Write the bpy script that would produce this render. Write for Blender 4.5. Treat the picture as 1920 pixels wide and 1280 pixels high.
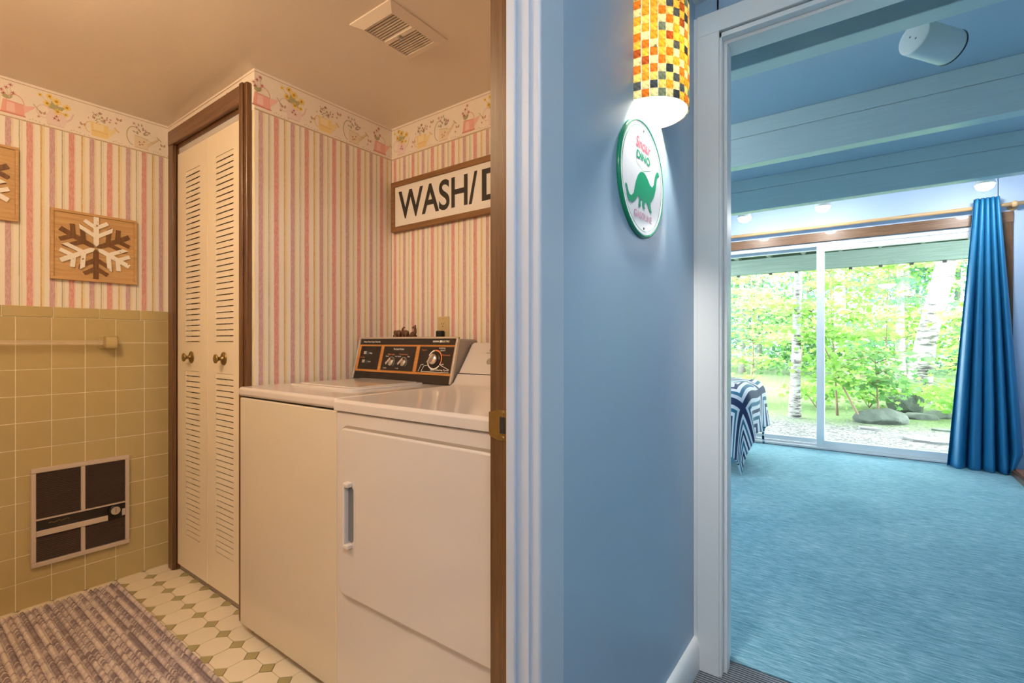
import bpy, bmesh, math, random
import numpy as np
from mathutils import Vector, Matrix
random.seed(7); rng = np.random.default_rng(7)
for o in list(bpy.data.objects): bpy.data.objects.remove(o)
S = bpy.context.scene
COL = S.collection
PI = math.pi

# ---------------------------------------------------------------- camera
CAMH = 1.11
cam_d = bpy.data.cameras.new('camera'); cam = bpy.data.objects.new('camera', cam_d); COL.objects.link(cam)
cam_d.sensor_width = 36.0; cam_d.sensor_fit = 'HORIZONTAL'; cam_d.lens = 912.0 / 1920.0 * 36.0
cam_d.clip_start = 0.02; cam_d.clip_end = 300
cam.location = (0, 0, CAMH); cam.rotation_euler = (PI / 2, 0, math.radians(36.3))
S.camera = cam
# ---------------------------------------------------------------- light and exposure
S.view_settings.view_transform = 'Standard'; S.view_settings.look = 'None'
S.view_settings.gamma = 1.0; S.view_settings.exposure = 0.0; S.view_settings.use_curve_mapping = False
W = bpy.data.worlds.new('sky'); S.world = W; W.use_nodes = True
WB = W.node_tree.nodes['Background']
WB.inputs[0].default_value = (0.86, 0.95, 1.0, 1); WB.inputs[1].default_value = 26.0
sun_d = bpy.data.lights.new('sun', 'SUN'); sun_d.energy = 8.0; sun_d.angle = math.radians(12); sun_d.color = (1, .98, .94)
sun = bpy.data.objects.new('sun', sun_d); COL.objects.link(sun); sun.rotation_euler = (math.radians(-38), math.radians(24), 0)
sun.location = (-6, 3, 14)
LAUNDRY_LAMP = 96.0; HALL_FILL = 80.0; SCONCE_BULB = 1500.0; SPOT_BULB = 260.0; BEDROOM_FILL = 190.0

# ---------------------------------------------------------------- node helpers
def new_mat(name):
    m = bpy.data.materials.new(name); m.use_nodes = True
    nt = m.node_tree; b = nt.nodes['Principled BSDF']
    return m, nt, b
def N(nt, t, **kw):
    n = nt.nodes.new(t)
    for k, v in kw.items(): setattr(n, k, v)
    return n
def L(nt, a, b): nt.links.new(a, b)
def mth(nt, op, a, b=None, c=None):
    n = nt.nodes.new('ShaderNodeMath'); n.operation = op
    for i, v in enumerate((a, b, c)):
        if v is None: continue
        if isinstance(v, (int, float)): n.inputs[i].default_value = v
        else: nt.links.new(v, n.inputs[i])
    return n.outputs[0]
def mixc(nt, f, a, b, mode='MIX'):
    n = nt.nodes.new('ShaderNodeMix'); n.data_type = 'RGBA'; n.blend_type = mode
    for i, v in ((0, f), (6, a), (7, b)):
        if isinstance(v, (int, float)): n.inputs[i].default_value = v
        elif isinstance(v, tuple): n.inputs[i].default_value = (*v[:3], 1)
        else: nt.links.new(v, n.inputs[i])
    return n.outputs[2]
def noise(nt, scale, detail=3, vec=None, sc=None, rough=.55):
    n = nt.nodes.new('ShaderNodeTexNoise'); n.inputs['Scale'].default_value = scale
    n.inputs['Detail'].default_value = detail; n.inputs['Roughness'].default_value = rough
    if vec is None:
        tc = nt.nodes.new('ShaderNodeTexCoord'); vec = tc.outputs['Object']
    if sc:
        mp = nt.nodes.new('ShaderNodeMapping'); mp.inputs['Scale'].default_value = sc; nt.links.new(vec, mp.inputs[0]); vec = mp.outputs[0]
    nt.links.new(vec, n.inputs['Vector'])
    return n.outputs['Fac']
def ramp(nt, f, stops, interp='LINEAR'):
    n = nt.nodes.new('ShaderNodeValToRGB'); n.color_ramp.interpolation = interp
    e = n.color_ramp.elements
    while len(e) < len(stops): e.new(0.5)
    for i, (p, c) in enumerate(stops):
        e[i].position = p; e[i].color = (*c[:3], 1) if len(c) >= 3 else (c[0],) * 3 + (1,)
    nt.links.new(f, n.inputs[0]); return n.outputs[0]
def bump(nt, b, h, strength=.3, dist=.01):
    n = nt.nodes.new('ShaderNodeBump'); n.inputs['Strength'].default_value = strength; n.inputs['Distance'].default_value = dist
    nt.links.new(h, n.inputs['Height']); nt.links.new(n.outputs[0], b.inputs['Normal'])
def plain(name, col, rough=.5, metal=0., var=.06, vscale=6., bscale=0, bstr=.15, bdist=.002, spec=.5, coat=0):
    m, nt, b = new_mat(name)
    f = noise(nt, vscale, 3)
    c2 = tuple(min(1, x * (1 + var)) for x in col); c1 = tuple(x * (1 - var) for x in col)
    L(nt, mixc(nt, f, c1, c2), b.inputs['Base Color'])
    b.inputs['Roughness'].default_value = rough; b.inputs['Metallic'].default_value = metal
    b.inputs['Specular IOR Level'].default_value = spec; b.inputs['Coat Weight'].default_value = coat
    if bscale: bump(nt, b, noise(nt, bscale, 2), bstr, bdist)
    return m
def wood(name, dark, light, axis='X', scale=3., rough=.45, stretch=14., coat=0, bstr=.15):
    m, nt, b = new_mat(name)
    sc = [stretch * 2] * 3; sc['XYZ'.index(axis)] = 1.2
    f = noise(nt, scale, 6, sc=tuple(sc), rough=.65)
    f2 = noise(nt, scale * 9, 3, sc=tuple(sc))
    f = mth(nt, 'ADD', mth(nt, 'MULTIPLY', f, .75), mth(nt, 'MULTIPLY', f2, .25))
    L(nt, ramp(nt, f, [(.3, dark), (.7, light)]), b.inputs['Base Color'])
    b.inputs['Roughness'].default_value = rough; b.inputs['Coat Weight'].default_value = coat
    bump(nt, b, f, bstr, .002)
    return m
def emit(name, col, s):
    m = bpy.data.materials.new(name); m.use_nodes = True; nt = m.node_tree; nt.nodes.clear()
    e = nt.nodes.new('ShaderNodeEmission'); e.inputs[0].default_value = (*col, 1); e.inputs[1].default_value = s
    o = nt.nodes.new('ShaderNodeOutputMaterial'); nt.links.new(e.outputs[0], o.inputs[0]); return m
def attr_mat(name, rough=.6, translucent=0., spec=.3, bscale=0):
    """colour from the mesh's own colour attribute (flat print, leaves, yarn)"""
    m, nt, b = new_mat(name)
    a = nt.nodes.new('ShaderNodeVertexColor'); a.layer_name = 'Col'
    L(nt, a.outputs[0], b.inputs['Base Color']); b.inputs['Roughness'].default_value = rough
    b.inputs['Specular IOR Level'].default_value = spec
    if translucent:
        t = nt.nodes.new('ShaderNodeBsdfTranslucent'); L(nt, a.outputs[0], t.inputs[0])
        x = nt.nodes.new('ShaderNodeMixShader'); x.inputs[0].default_value = translucent
        L(nt, b.outputs[0], x.inputs[1]); L(nt, t.outputs[0], x.inputs[2])
        L(nt, x.outputs[0], nt.nodes['Material Output'].inputs[0])
    if bscale: bump(nt, b, noise(nt, bscale, 2), .2, .002)
    return m

# ---------------------------------------------------------------- materials
M = {}
# striped wallpaper: period 133 mm, stripes purple / green / pink / gold
def wallpaper(name, axis, phase):
    m, nt, b = new_mat(name)
    tc = nt.nodes.new('ShaderNodeTexCoord'); sp = nt.nodes.new('ShaderNodeSeparateXYZ'); L(nt, tc.outputs['Object'], sp.inputs[0])
    co = sp.outputs['XYZ'.index(axis)]
    wob = noise(nt, 1.0, 3, sc=(160, 160, 14))
    co = mth(nt, 'ADD', co, mth(nt, 'MULTIPLY', mth(nt, 'SUBTRACT', wob, .5), .0035))
    w = mth(nt, 'FRACT', mth(nt, 'DIVIDE', mth(nt, 'SUBTRACT', co, phase), .133))
    base = (.86, .80, .70)
    pur, ppl, grn, pnk, gld = (.55, .32, .34), (.74, .68, .40), (.42, .40, .22), (.68, .28, .25), (.64, .42, .11)
    st = []
    def stripe(c, wd, col, edge=.006):
        st.extend([(c - wd / 2 - edge, base), (c - wd / 2, col), (c + wd / 2, col), (c + wd / 2 + edge, base)])
    stripe(.12, .13, pur); stripe(.215, .03, ppl)
    stripe(.365, .026, grn); stripe(.415, .022, (.72, .68, .48))
    stripe(.595, .14, pnk); stripe(.69, .012, (.78, .62, .54))
    stripe(.86, .042, gld); stripe(.915, .03, (.80, .66, .34))
    c = ramp(nt, w, st)
    chalk = noise(nt, 1.0, 4, sc=(420, 420, 60), rough=.75)
    c = mixc(nt, mth(nt, 'MULTIPLY', ramp(nt, chalk, [(.42, (0, 0, 0)), (.62, (1, 1, 1))]), .42), c, base)
    L(nt, c, b.inputs['Base Color']); b.inputs['Roughness'].default_value = .55
    bump(nt, b, noise(nt, 300, 2), .08, .001)
    return m
M['paper_y'] = wallpaper('striped_wallpaper_side', 'Y', .383 - .133 * .12 - .133 * 3)
M['paper_y2'] = wallpaper('striped_wallpaper_alcove', 'Y', .970 - .133 * .12)
M['paper_x'] = wallpaper('striped_wallpaper_back', 'X', -1.861 - .133 * .12)
M['border'] = plain('wallpaper_border_cream', (.86, .78, .68), .55, var=.03, vscale=40)
M['laundry_ceiling'] = plain('cream_gloss_ceiling', (.80, .70, .585), .30, var=.03, vscale=3, bscale=55, bstr=.12, bdist=.004)
M['grout'] = plain('cream_grout', (.90, .82, .60), .8, var=.05, vscale=40)
M['wall_tile'] = plain('olive_glazed_tile', (.52, .415, .19), .18, var=.10, vscale=5, bscale=9, bstr=.05, bdist=.004)
M['floor_tile'] = plain('cream_floor_tile', (.84, .75, .58), .35, var=.05, vscale=9)
M['floor_dot'] = plain('olive_floor_dot', (.42, .36, .17), .4, var=.08, vscale=9)
M['floor_grout'] = plain('dark_floor_grout', (.34, .27, .15), .8)
M['brown_wood'] = wood('dark_stained_trim_wood', (.055, .022, .008), (.21, .095, .035), 'Z', 3, .38, coat=.3)
M['brown_wood_x'] = wood('dark_stained_trim_wood_horizontal', (.10, .045, .02), (.27, .14, .07), 'X', 3, .4, coat=.2)
M['door_cream'] = plain('cream_enamel_door', (.84, .76, .60), .35, var=.02)
M['white_enamel'] = plain('white_appliance_enamel', (.67, .63, .60), .09, var=.015, vscale=2, spec=.6)
M['almond_enamel'] = plain('worn_almond_appliance_enamel', (.69, .63, .51), .12, var=.04, vscale=2.5, spec=.5)
M['black_gloss'] = plain('black_console_glass', (.018, .012, .009), .2)
M['dark_gap'] = plain('dark_rubber', (.02, .018, .016), .7)
M['orange_wood'] = wood('orange_wood_print', (.42, .15, .025), (.72, .33, .07), 'X', 6, .4)
M['silver'] = plain('dull_aluminium', (.62, .56, .48), .35, .7)
M['console_grey'] = plain('grey_plastic', (.36, .31, .26), .5)
M['chrome'] = plain('chrome', (.85, .83, .80), .12, 1.)
M['brass'] = plain('aged_brass', (.34, .24, .09), .32, .9, var=.2, vscale=60)
M['white_print'] = plain('white_print', (.88, .86, .80), .6, var=.01)
M['orange_print'] = plain('orange_print', (.75, .25, .08), .6)
M['red_print'] = plain('red_print', (.62, .05, .06), .5)
M['black_print'] = plain('black_print', (.03, .025, .02), .6)
M['grey_blue_plastic'] = plain('slate_grey_plastic', (.16, .18, .20), .5)
M['beige_plastic'] = plain('beige_plastic', (.62, .48, .24), .4)
M['heater_metal'] = plain('heater_frame_metal', (.66, .56, .46), .4, .25)
M['heater_slat'] = plain('heater_louver_metal', (.16, .115, .095), .4, .5)
M['heater_dark'] = plain('heater_inside_black', (.02, .014, .012), .7)
M['plaque_wood'] = wood('pale_plaque_wood', (.44, .25, .09), (.68, .44, .20), 'Y', 4, .5)
M['plaque_dark'] = wood('dark_plaque_wood', (.10, .04, .012), (.24, .11, .035), 'Z', 5, .5)
M['sign_wood'] = wood('walnut_sign_frame', (.15, .07, .022), (.34, .17, .06), 'X', 4, .5)
M['sign_white'] = plain('white_sign_board', (.84, .80, .74), .5, var=.02)
m, nt, b = new_mat('chipped_white_paint')
f = noise(nt, 60, 4); L(nt, ramp(nt, f, [(.30, (.30, .15, .05)), (.36, (.86, .82, .74))]), b.inputs['Base Color']); b.inputs['Roughness'].default_value = .55; M['chipped_white'] = m
m, nt, b = new_mat('clear_acrylic_bar'); b.inputs['Base Color'].default_value = (.95, .90, .80, 1); b.inputs['Roughness'].default_value = .08
t = nt.nodes.new('ShaderNodeBsdfTransparent'); t.inputs[0].default_value = (.93, .88, .78, 1); x = nt.nodes.new('ShaderNodeMixShader'); x.inputs[0].default_value = .2
L(nt, t.outputs[0], x.inputs[1]); L(nt, b.outputs[0], x.inputs[2]); L(nt, x.outputs[0], nt.nodes['Material Output'].inputs[0]); M['acrylic'] = m
M['print'] = attr_mat('flat_colour_print', .6)
M['yarn'] = attr_mat('rug_yarn', .95, spec=.1, bscale=500)
M['figurine'] = plain('brown_carved_resin', (.12, .05, .022), .35, var=.3, vscale=80)
# hall + bedroom
M['blue_wall'] = plain('blue_wall_paint', (.34, .48, .62), .36, var=.03, vscale=2.2, bscale=220, bstr=.10, bdist=.002)
M['white_trim'] = plain('white_trim_paint', (.82, .83, .83), .32, var=.02, vscale=5, bscale=120, bstr=.06, bdist=.001)
M['blue_trim'] = plain('pale_blue_trim_paint', (.48, .58, .68), .35, var=.02, vscale=5, bscale=120, bstr=.06, bdist=.001)
M['pale_trim'] = plain('faint_blue_trim_paint', (.58, .64, .74), .35, var=.02, vscale=5, bscale=120, bstr=.06, bdist=.001)
M['bed_wall'] = plain('pale_blue_bedroom_paint', (.50, .64, .84), .5, var=.02)
M['bed_ceiling'] = plain('blue_grey_ceiling_paint', (.47, .58, .67), .4, var=.03, vscale=2)
M['beam'] = wood('painted_beam', (.56, .66, .64), (.64, .73, .71), 'X', 2.5, .30, bstr=.10)
M['hall_ceiling'] = plain('white_hall_ceiling', (.72, .80, .86), .6)
def carpet(name, cols, sc, along, fleck):
    m, nt, b = new_mat(name)
    f = noise(nt, 1., 4, sc=sc, rough=.7)
    f2 = noise(nt, 700, 2, rough=.8)
    f3 = noise(nt, 2.2, 3)
    g = mth(nt, 'ADD', mth(nt, 'ADD', mth(nt, 'MULTIPLY', f, .62), mth(nt, 'MULTIPLY', f2, .24)), mth(nt, 'MULTIPLY', f3, .14))
    L(nt, ramp(nt, g, [(.36, cols[0]), (.5, cols[1]), (.64, cols[2])]), b.inputs['Base Color'])
    b.inputs['Roughness'].default_value = .95; b.inputs['Specular IOR Level'].default_value = .15
    b.inputs['Sheen Weight'].default_value = .25
    bump(nt, b, g, .7, .012)
    return m
M['carpet'] = carpet('teal_loop_carpet', [(.035, .17, .25), (.17, .43, .54), (.50, .72, .76)], (16, 150, 40), 'X', 1)
m, nt, b = new_mat('grey_ribbed_carpet')
tc = nt.nodes.new('ShaderNodeTexCoord'); sp = nt.nodes.new('ShaderNodeSeparateXYZ'); L(nt, tc.outputs['Object'], sp.inputs[0])
wv = mth(nt, 'MULTIPLY_ADD', mth(nt, 'SINE', mth(nt, 'MULTIPLY', mth(nt, 'ADD', sp.outputs[1], mth(nt, 'MULTIPLY', noise(nt, 8), .01)), 560)), .5, .5)
g = mth(nt, 'MULTIPLY_ADD', wv, .6, mth(nt, 'MULTIPLY', noise(nt, 420, 2), .5))
L(nt, ramp(nt, g, [(.25, (.03, .035, .05)), (.85, (.36, .38, .42))]), b.inputs['Base Color']); b.inputs['Roughness'].default_value = .95; bump(nt, b, g, .9, .006); M['hall_carpet'] = m
# satin curtain
m, nt, b = new_mat('blue_satin_curtain')
L(nt, mixc(nt, noise(nt, 3), (.010, .15, .33), (.018, .20, .41)), b.inputs['Base Color']); b.inputs['Roughness'].default_value = .42; M['curtain'] = m
M['rod_wood'] = wood('pale_rod_wood', (.55, .32, .14), (.75, .50, .26), 'X', 5, .4)
M['white_frame'] = plain('white_vinyl_frame', (.78, .82, .86), .35, var=.01)
m = bpy.data.materials.new('window_glass'); m.use_nodes = True; nt = m.node_tree; nt.nodes.clear()
t = nt.nodes.new('ShaderNodeBsdfTransparent'); t.inputs[0].default_value = (.93, .97, .96, 1)
g = nt.nodes.new('ShaderNodeBsdfGlossy'); g.inputs['Roughness'].default_value = .01
fr = nt.nodes.new('ShaderNodeFresnel'); fr.inputs[0].default_value = 1.45
x = nt.nodes.new('ShaderNodeMixShader'); o = nt.nodes.new('ShaderNodeOutputMaterial')
L(nt, mth(nt, 'MULTIPLY', fr.outputs[0], .7), x.inputs[0]); L(nt, t.outputs[0], x.inputs[1]); L(nt, g.outputs[0], x.inputs[2]); L(nt, x.outputs[0], o.inputs[0]); M['glass'] = m
M['speaker'] = plain('white_speaker_grille', (.72, .78, .76), .45, var=.02, bscale=900, bstr=.2, bdist=.001)
M['speaker_base'] = plain('dark_speaker_base', (.05, .06, .06), .5)
# comforter print: nested squares in navy, teal and white, laid out in the cloth's own uv metres
m, nt, b = new_mat('nested_square_cloth')
uv = nt.nodes.new('ShaderNodeUVMap'); sp = nt.nodes.new('ShaderNodeSeparateXYZ'); L(nt, uv.outputs[0], sp.inputs[0])
def cell(s, off): return mth(nt, 'ABSOLUTE', mth(nt, 'SUBTRACT', mth(nt, 'FRACT', mth(nt, 'MULTIPLY_ADD', s, 1 / .64, off)), .5))
d = mth(nt, 'MAXIMUM', cell(sp.outputs[0], .18), cell(sp.outputs[1], .4))
k = mth(nt, 'MULTIPLY', d, 10.)
stripe = mth(nt, 'GREATER_THAN', mth(nt, 'FRACT', k), .5)
alt = mth(nt, 'GREATER_THAN', mth(nt, 'FRACT', mth(nt, 'MULTIPLY', k, .5)), .5)
c = mixc(nt, stripe, (.84, .86, .90), mixc(nt, alt, (.02, .035, .11), (.035, .17, .27)))
L(nt, c, b.inputs['Base Color']); b.inputs['Roughness'].default_value = .8; b.inputs['Sheen Weight'].default_value = .2; M['comforter'] = m
M['comforter_back'] = plain('teal_cloth', (.05, .22, .34), .85)
M['mattress'] = plain('white_mattress_cloth', (.78, .8, .84), .9)
M['brick'] = plain('dark_red_brick', (.22, .09, .06), .85, var=.3, vscale=30, bscale=60)
M['mortar'] = plain('grey_mortar', (.3, .28, .26), .9)
# outside
M['deck_wood'] = wood('weathered_green_deck_wood', (.10, .14, .11), (.19, .24, .20), 'X', 2.5, .8)
M['deck_board'] = wood('weathered_deck_board', (.26, .23, .17), (.42, .38, .30), 'X', 2.5, .85)
m, nt, b = new_mat('forest_ground')
gv = noise(nt, 26, 5, rough=.75); gv2 = noise(nt, 5, 4)
tc = nt.nodes.new('ShaderNodeTexCoord'); sp = nt.nodes.new('ShaderNodeSeparateXYZ'); L(nt, tc.outputs['Object'], sp.inputs[0])
gravel = ramp(nt, gv, [(.38, (.02, .018, .017)), (.5, (.11, .10, .095)), (.64, (.30, .28, .265))])
moss = ramp(nt, gv, [(.3, (.03, .06, .015)), (.55, (.12, .18, .05)), (.75, (.24, .30, .11))])
edge = mth(nt, 'ADD', sp.outputs[1], mth(nt, 'MULTIPLY', gv2, 1.6))
L(nt, mixc(nt, ramp(nt, mth(nt, 'MULTIPLY', mth(nt, 'SUBTRACT', edge, 9.0), .9), [(0, (0, 0, 0)), (1, (1, 1, 1))]), gravel, moss), b.inputs['Base Color'])
b.inputs['Roughness'].default_value = .95; bump(nt, b, gv, .8, .05); M['ground'] = m
m, nt, b = new_mat('birch_bark')
f = noise(nt, 1., 5, sc=(5, 5, 26), rough=.7); f2 = noise(nt, 2.3, 3)
L(nt, ramp(nt, mth(nt, 'ADD', mth(nt, 'MULTIPLY', f, .7), mth(nt, 'MULTIPLY', f2, .3)), [(.40, (.03, .025, .02)), (.455, (.22, .19, .17)), (.51, (.34, .33, .31))]), b.inputs['Base Color'])
b.inputs['Roughness'].default_value = .8; bump(nt, b, f, .4, .02); M['birch'] = m
m, nt, b = new_mat('peeling_birch_bark')
f = noise(nt, 1., 5, sc=(2.6, 2.6, 13), rough=.7); f2 = noise(nt, 2.0, 4)
tc = nt.nodes.new('ShaderNodeTexCoord'); sp = nt.nodes.new('ShaderNodeSeparateXYZ'); L(nt, tc.outputs['Object'], sp.inputs[0])
foot = ramp(nt, mth(nt, 'ADD', sp.outputs[2], mth(nt, 'MULTIPLY', f2, .8)), [(.35, (1, 1, 1)), (.95, (0, 0, 0))])
g = mth(nt, 'SUBTRACT', mth(nt, 'ADD', mth(nt, 'MULTIPLY', f, .7), mth(nt, 'MULTIPLY', f2, .3)), mth(nt, 'MULTIPLY', foot, .10))
L(nt, ramp(nt, g, [(.38, (.015, .012, .01)), (.44, (.10, .085, .075)), (.475, (.22, .21, .20))]), b.inputs['Base Color'])
b.inputs['Roughness'].default_value = .8; bump(nt, b, f, .5, .03); M['birch_big'] = m
M['grey_bark'] = plain('grey_bark', (.22, .19, .17), .9, var=.4, vscale=18, bscale=30, bstr=.6, bdist=.02)
M['twig'] = plain('brown_twig_bark', (.16, .10, .06), .8, var=.2, vscale=30)
M['leaf'] = attr_mat('translucent_leaf', .55, translucent=.5)
M['rock'] = plain('mossy_grey_rock', (.06, .07, .055), .9, var=.5, vscale=9, bscale=14, bstr=.6, bdist=.03)
M['flagstone'] = plain('pale_flagstone', (.13, .125, .12), .85, var=.2, vscale=7, bscale=20)

# ---------------------------------------------------------------- mesh helpers
class MB:
    def __init__(s): s.v = []; s.f = []; s.c = []
    def add(s, vs, fs, col=None):
        k = len(s.v); s.v += [tuple(v) for v in vs]; s.f += [tuple(i + k for i in f) for f in fs]; s.c += [col] * len(fs); return s
    def box(s, x0, x1, y0, y1, z0, z1, col=None):
        if x0 > x1: x0, x1 = x1, x0
        if y0 > y1: y0, y1 = y1, y0
        if z0 > z1: z0, z1 = z1, z0
        return s.add([(x0, y0, z0), (x1, y0, z0), (x1, y1, z0), (x0, y1, z0), (x0, y0, z1), (x1, y0, z1), (x1, y1, z1), (x0, y1, z1)],
                     [(0, 3, 2, 1), (4, 5, 6, 7), (0, 1, 5, 4), (1, 2, 6, 5), (2, 3, 7, 6), (3, 0, 4, 7)], col)
    def obox(s, M4, hx, hy, hz, col=None):
        vs = [M4 @ Vector((a * hx, b * hy, c * hz)) for c in (-1, 1) for a, b in ((-1, -1), (1, -1), (1, 1), (-1, 1))]
        return s.add(vs, [(0, 3, 2, 1), (4, 5, 6, 7), (0, 1, 5, 4), (1, 2, 6, 5), (2, 3, 7, 6), (3, 0, 4, 7)], col)
    def prism(s, poly, frame, d0, d1, col=None):
        """poly of (a,b) swept along frame normal from d0 to d1; frame = (origin, A, B, N)"""
        o, A, B, Nn = [Vector(q) for q in frame]; n = len(poly)
        vs = [o + A * a + B * b + Nn * d0 for a, b in poly] + [o + A * a + B * b + Nn * d1 for a, b in poly]
        fs = [tuple(range(n - 1, -1, -1)), tuple(range(n, 2 * n))] + [(i, (i + 1) % n, n + (i + 1) % n, n + i) for i in range(n)]
        return s.add(vs, fs, col)
    def flat(s, poly, frame, d=0., col=None):
        o, A, B, Nn = [Vector(q) for q in frame]
        return s.add([o + A * a + B * b + Nn * d for a, b in poly], [tuple(range(len(poly)))], col)
    def lathe(s, prof, frame, n=24, col=None, a0=0., a1=2 * PI, cap=True):
        """prof of (r,h) about frame's N axis"""
        o, A, B, Nn = [Vector(q) for q in frame]; full = abs(a1 - a0 - 2 * PI) < 1e-6; k = n if full else n + 1
        vs = []; fs = []
        for r, h in prof:
            for i in range(k):
                a = a0 + (a1 - a0) * i / n; vs.append(o + (A * math.cos(a) + B * math.sin(a)) * r + Nn * h)
        for j in range(len(prof) - 1):
            for i in range(n):
                i2 = (i + 1) % k; fs.append((j * k + i, j * k + i2, (j + 1) * k + i2, (j + 1) * k + i))
        if full and cap:
            if prof[0][0] > 1e-6: fs.append(tuple(range(k - 1, -1, -1)))
            if prof[-1][0] > 1e-6: fs.append(tuple((len(prof) - 1) * k + i for i in range(k)))
        return s.add(vs, fs, col)
    def tube(s, pts, rad, n=8, col=None, cap=True):
        pts = [Vector(p) for p in pts]; k = len(pts)
        rad = rad if isinstance(rad, (list, tuple)) else [rad] * k
        vs = []; fs = []
        up = Vector((0, 0, 1))
        for i, p in enumerate(pts):
            t = (pts[min(i + 1, k - 1)] - pts[max(i - 1, 0)]).normalized()
            a = t.cross(up if abs(t.z) < .95 else Vector((1, 0, 0))).normalized(); b = t.cross(a)
            for j in range(n):
                w = 2 * PI * j / n; vs.append(p + (a * math.cos(w) + b * math.sin(w)) * rad[i])
        for i in range(k - 1):
            for j in range(n): fs.append((i * n + j, i * n + (j + 1) % n, (i + 1) * n + (j + 1) % n, (i + 1) * n + j))
        if cap: fs.append(tuple(range(n))); fs.append(tuple(range((k - 1) * n + n - 1, (k - 1) * n - 1, -1)))
        return s.add(vs, fs, col)
    def ell(s, c, r, n=12, m=8, rot=None, col=None):
        vs = []; fs = []; R = rot or Matrix.Identity(3); c = Vector(c)
        for j in range(m + 1):
            t = PI * j / m
            for i in range(n):
                a = 2 * PI * i / n; vs.append(c + R @ Vector((r[0] * math.sin(t) * math.cos(a), r[1] * math.sin(t) * math.sin(a), r[2] * math.cos(t))))
        for j in range(m):
            for i in range(n): fs.append((j * n + i, j * n + (i + 1) % n, (j + 1) * n + (i + 1) % n, (j + 1) * n + i))
        return s.add(vs, fs, col)
    def mesh(s, name, mat, smooth=False):
        me = bpy.data.meshes.new(name); me.from_pydata(s.v, [], s.f); me.materials.append(mat)
        if smooth: me.polygons.foreach_set('use_smooth', [True] * len(me.polygons))
        if any(c is not None for c in s.c):
            at = me.color_attributes.new('Col', 'FLOAT_COLOR', 'CORNER'); out = []
            for c, f in zip(s.c, s.f): out += list((*(c or (1, 1, 1)), 1.)) * len(f)
            at.data.foreach_set('color', out)
        bm = bmesh.new(); bm.from_mesh(me); bmesh.ops.remove_doubles(bm, verts=bm.verts, dist=1e-6)
        if not any(c is not None for c in s.c): bmesh.ops.recalc_face_normals(bm, faces=bm.faces)
        bm.to_mesh(me); bm.free(); me.update()
        return me
    def build(s, name, mat, parent=None, smooth=False, bev=0, seg=2):
        return put(name, s.mesh(name, mat, smooth or bev > 0), parent, bev, seg)
def put(name, me, parent=None, bev=0, seg=2):
    o = bpy.data.objects.new(name, me); COL.objects.link(o)
    if bev:
        b = o.modifiers.new('bevel', 'BEVEL'); b.width = bev; b.segments = seg; b.limit_method = 'ANGLE'; b.angle_limit = math.radians(35); b.harden_normals = True
    attach(o, parent); return o
def attach(o, parent):
    if parent is not None:
        o.parent = parent; o.matrix_parent_inverse = wm(parent).inverted()
def wm(o):
    m = o.matrix_basis.copy()
    if o.parent: m = wm(o.parent) @ o.matrix_parent_inverse @ m
    return m
def thing(name, loc, label, cat, group=None):
    o = bpy.data.objects.new(name, None); o.empty_display_size = .05; o.location = loc; COL.objects.link(o)
    return tag(o, label, cat, group)
def tag(o, label, cat, group=None):
    o['label'] = label; o['category'] = cat
    if group: o['group'] = group
    return o
def struct(o, label=None):
    o['kind'] = 'structure'
    if label: o['label'] = label
    return o
def frm(o, A, B):
    A = Vector(A).normalized(); B = Vector(B).normalized(); return (Vector(o), A, B, A.cross(B))
def rrect(a0, a1, b0, b1, r, n=5):
    out = []
    for cx, cy, s in ((a1 - r, b1 - r, 0), (a0 + r, b1 - r, 1), (a0 + r, b0 + r, 2), (a1 - r, b0 + r, 3)):
        for i in range(n + 1):
            t = PI / 2 * (s + i / n); out.append((cx + r * math.cos(t), cy + r * math.sin(t)))
    return out
def circ(a, b, r, n=20, r2=None): return [(a + r * math.cos(2 * PI * i / n), b + (r2 or r) * math.sin(2 * PI * i / n)) for i in range(n)]
def text(name, body, frame, a0, b0, width, height, mat, parent, d=.0006, offset=0., shear=0., ext=.0003):
    """flat lettering fitted into a box of the frame"""
    cu = bpy.data.curves.new(name, 'FONT'); cu.body = body; cu.size = 1; cu.offset = offset; cu.shear = shear; cu.extrude = .0
    ob = bpy.data.objects.new(name, cu); COL.objects.link(ob)
    bpy.context.view_layer.update()
    me = bpy.data.meshes.new_from_object(ob.evaluated_get(bpy.context.evaluated_depsgraph_get()))
    bpy.data.objects.remove(ob); bpy.data.curves.remove(cu)
    co = np.empty(len(me.vertices) * 3); me.vertices.foreach_get('co', co); co = co.reshape(-1, 3)
    mn = co.min(0); mx = co.max(0)
    a = a0 + (co[:, 0] - mn[0]) / max(1e-6, mx[0] - mn[0]) * width; b_ = b0 + (co[:, 1] - mn[1]) / max(1e-6, mx[1] - mn[1]) * height
    o, A, B, Nn = [np.array(q) for q in frame]
    w = o + a[:, None] * A + b_[:, None] * B + d * Nn
    me.vertices.foreach_set('co', w.ravel()); me.materials.clear(); me.materials.append(mat); me.update()
    return put(name, me, parent)

# ---------------------------------------------------------------- key dimensions
XL = -2.835; XC = -1.955; YC = .945; YB = 1.63; ZC = 2.188      # laundry: left wall, closet side wall, closet front, back wall, ceiling
XH = -.482; XI = -.566                                            # partition wall: hall face, laundry face
YD0, YD1 = 1.715, 1.84                                            # wall with the bedroom door
YS = 5.88; ZBC = 2.545                                            # bedroom: window wall, ceiling

# ================================================================ SETTING
wl = struct(MB().box(XL - .1, XL, -1.1, YB + .1, 0, ZC + .1).build('wall_left', M['paper_y']), 'pink and gold striped wallpaper wall above olive tile')
wb = struct(MB().box(XL - .1, XI, YB, YB + .08, 0, ZC + .1).build('wall_back', M['paper_x']), 'striped wallpaper wall behind the washer')
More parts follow.
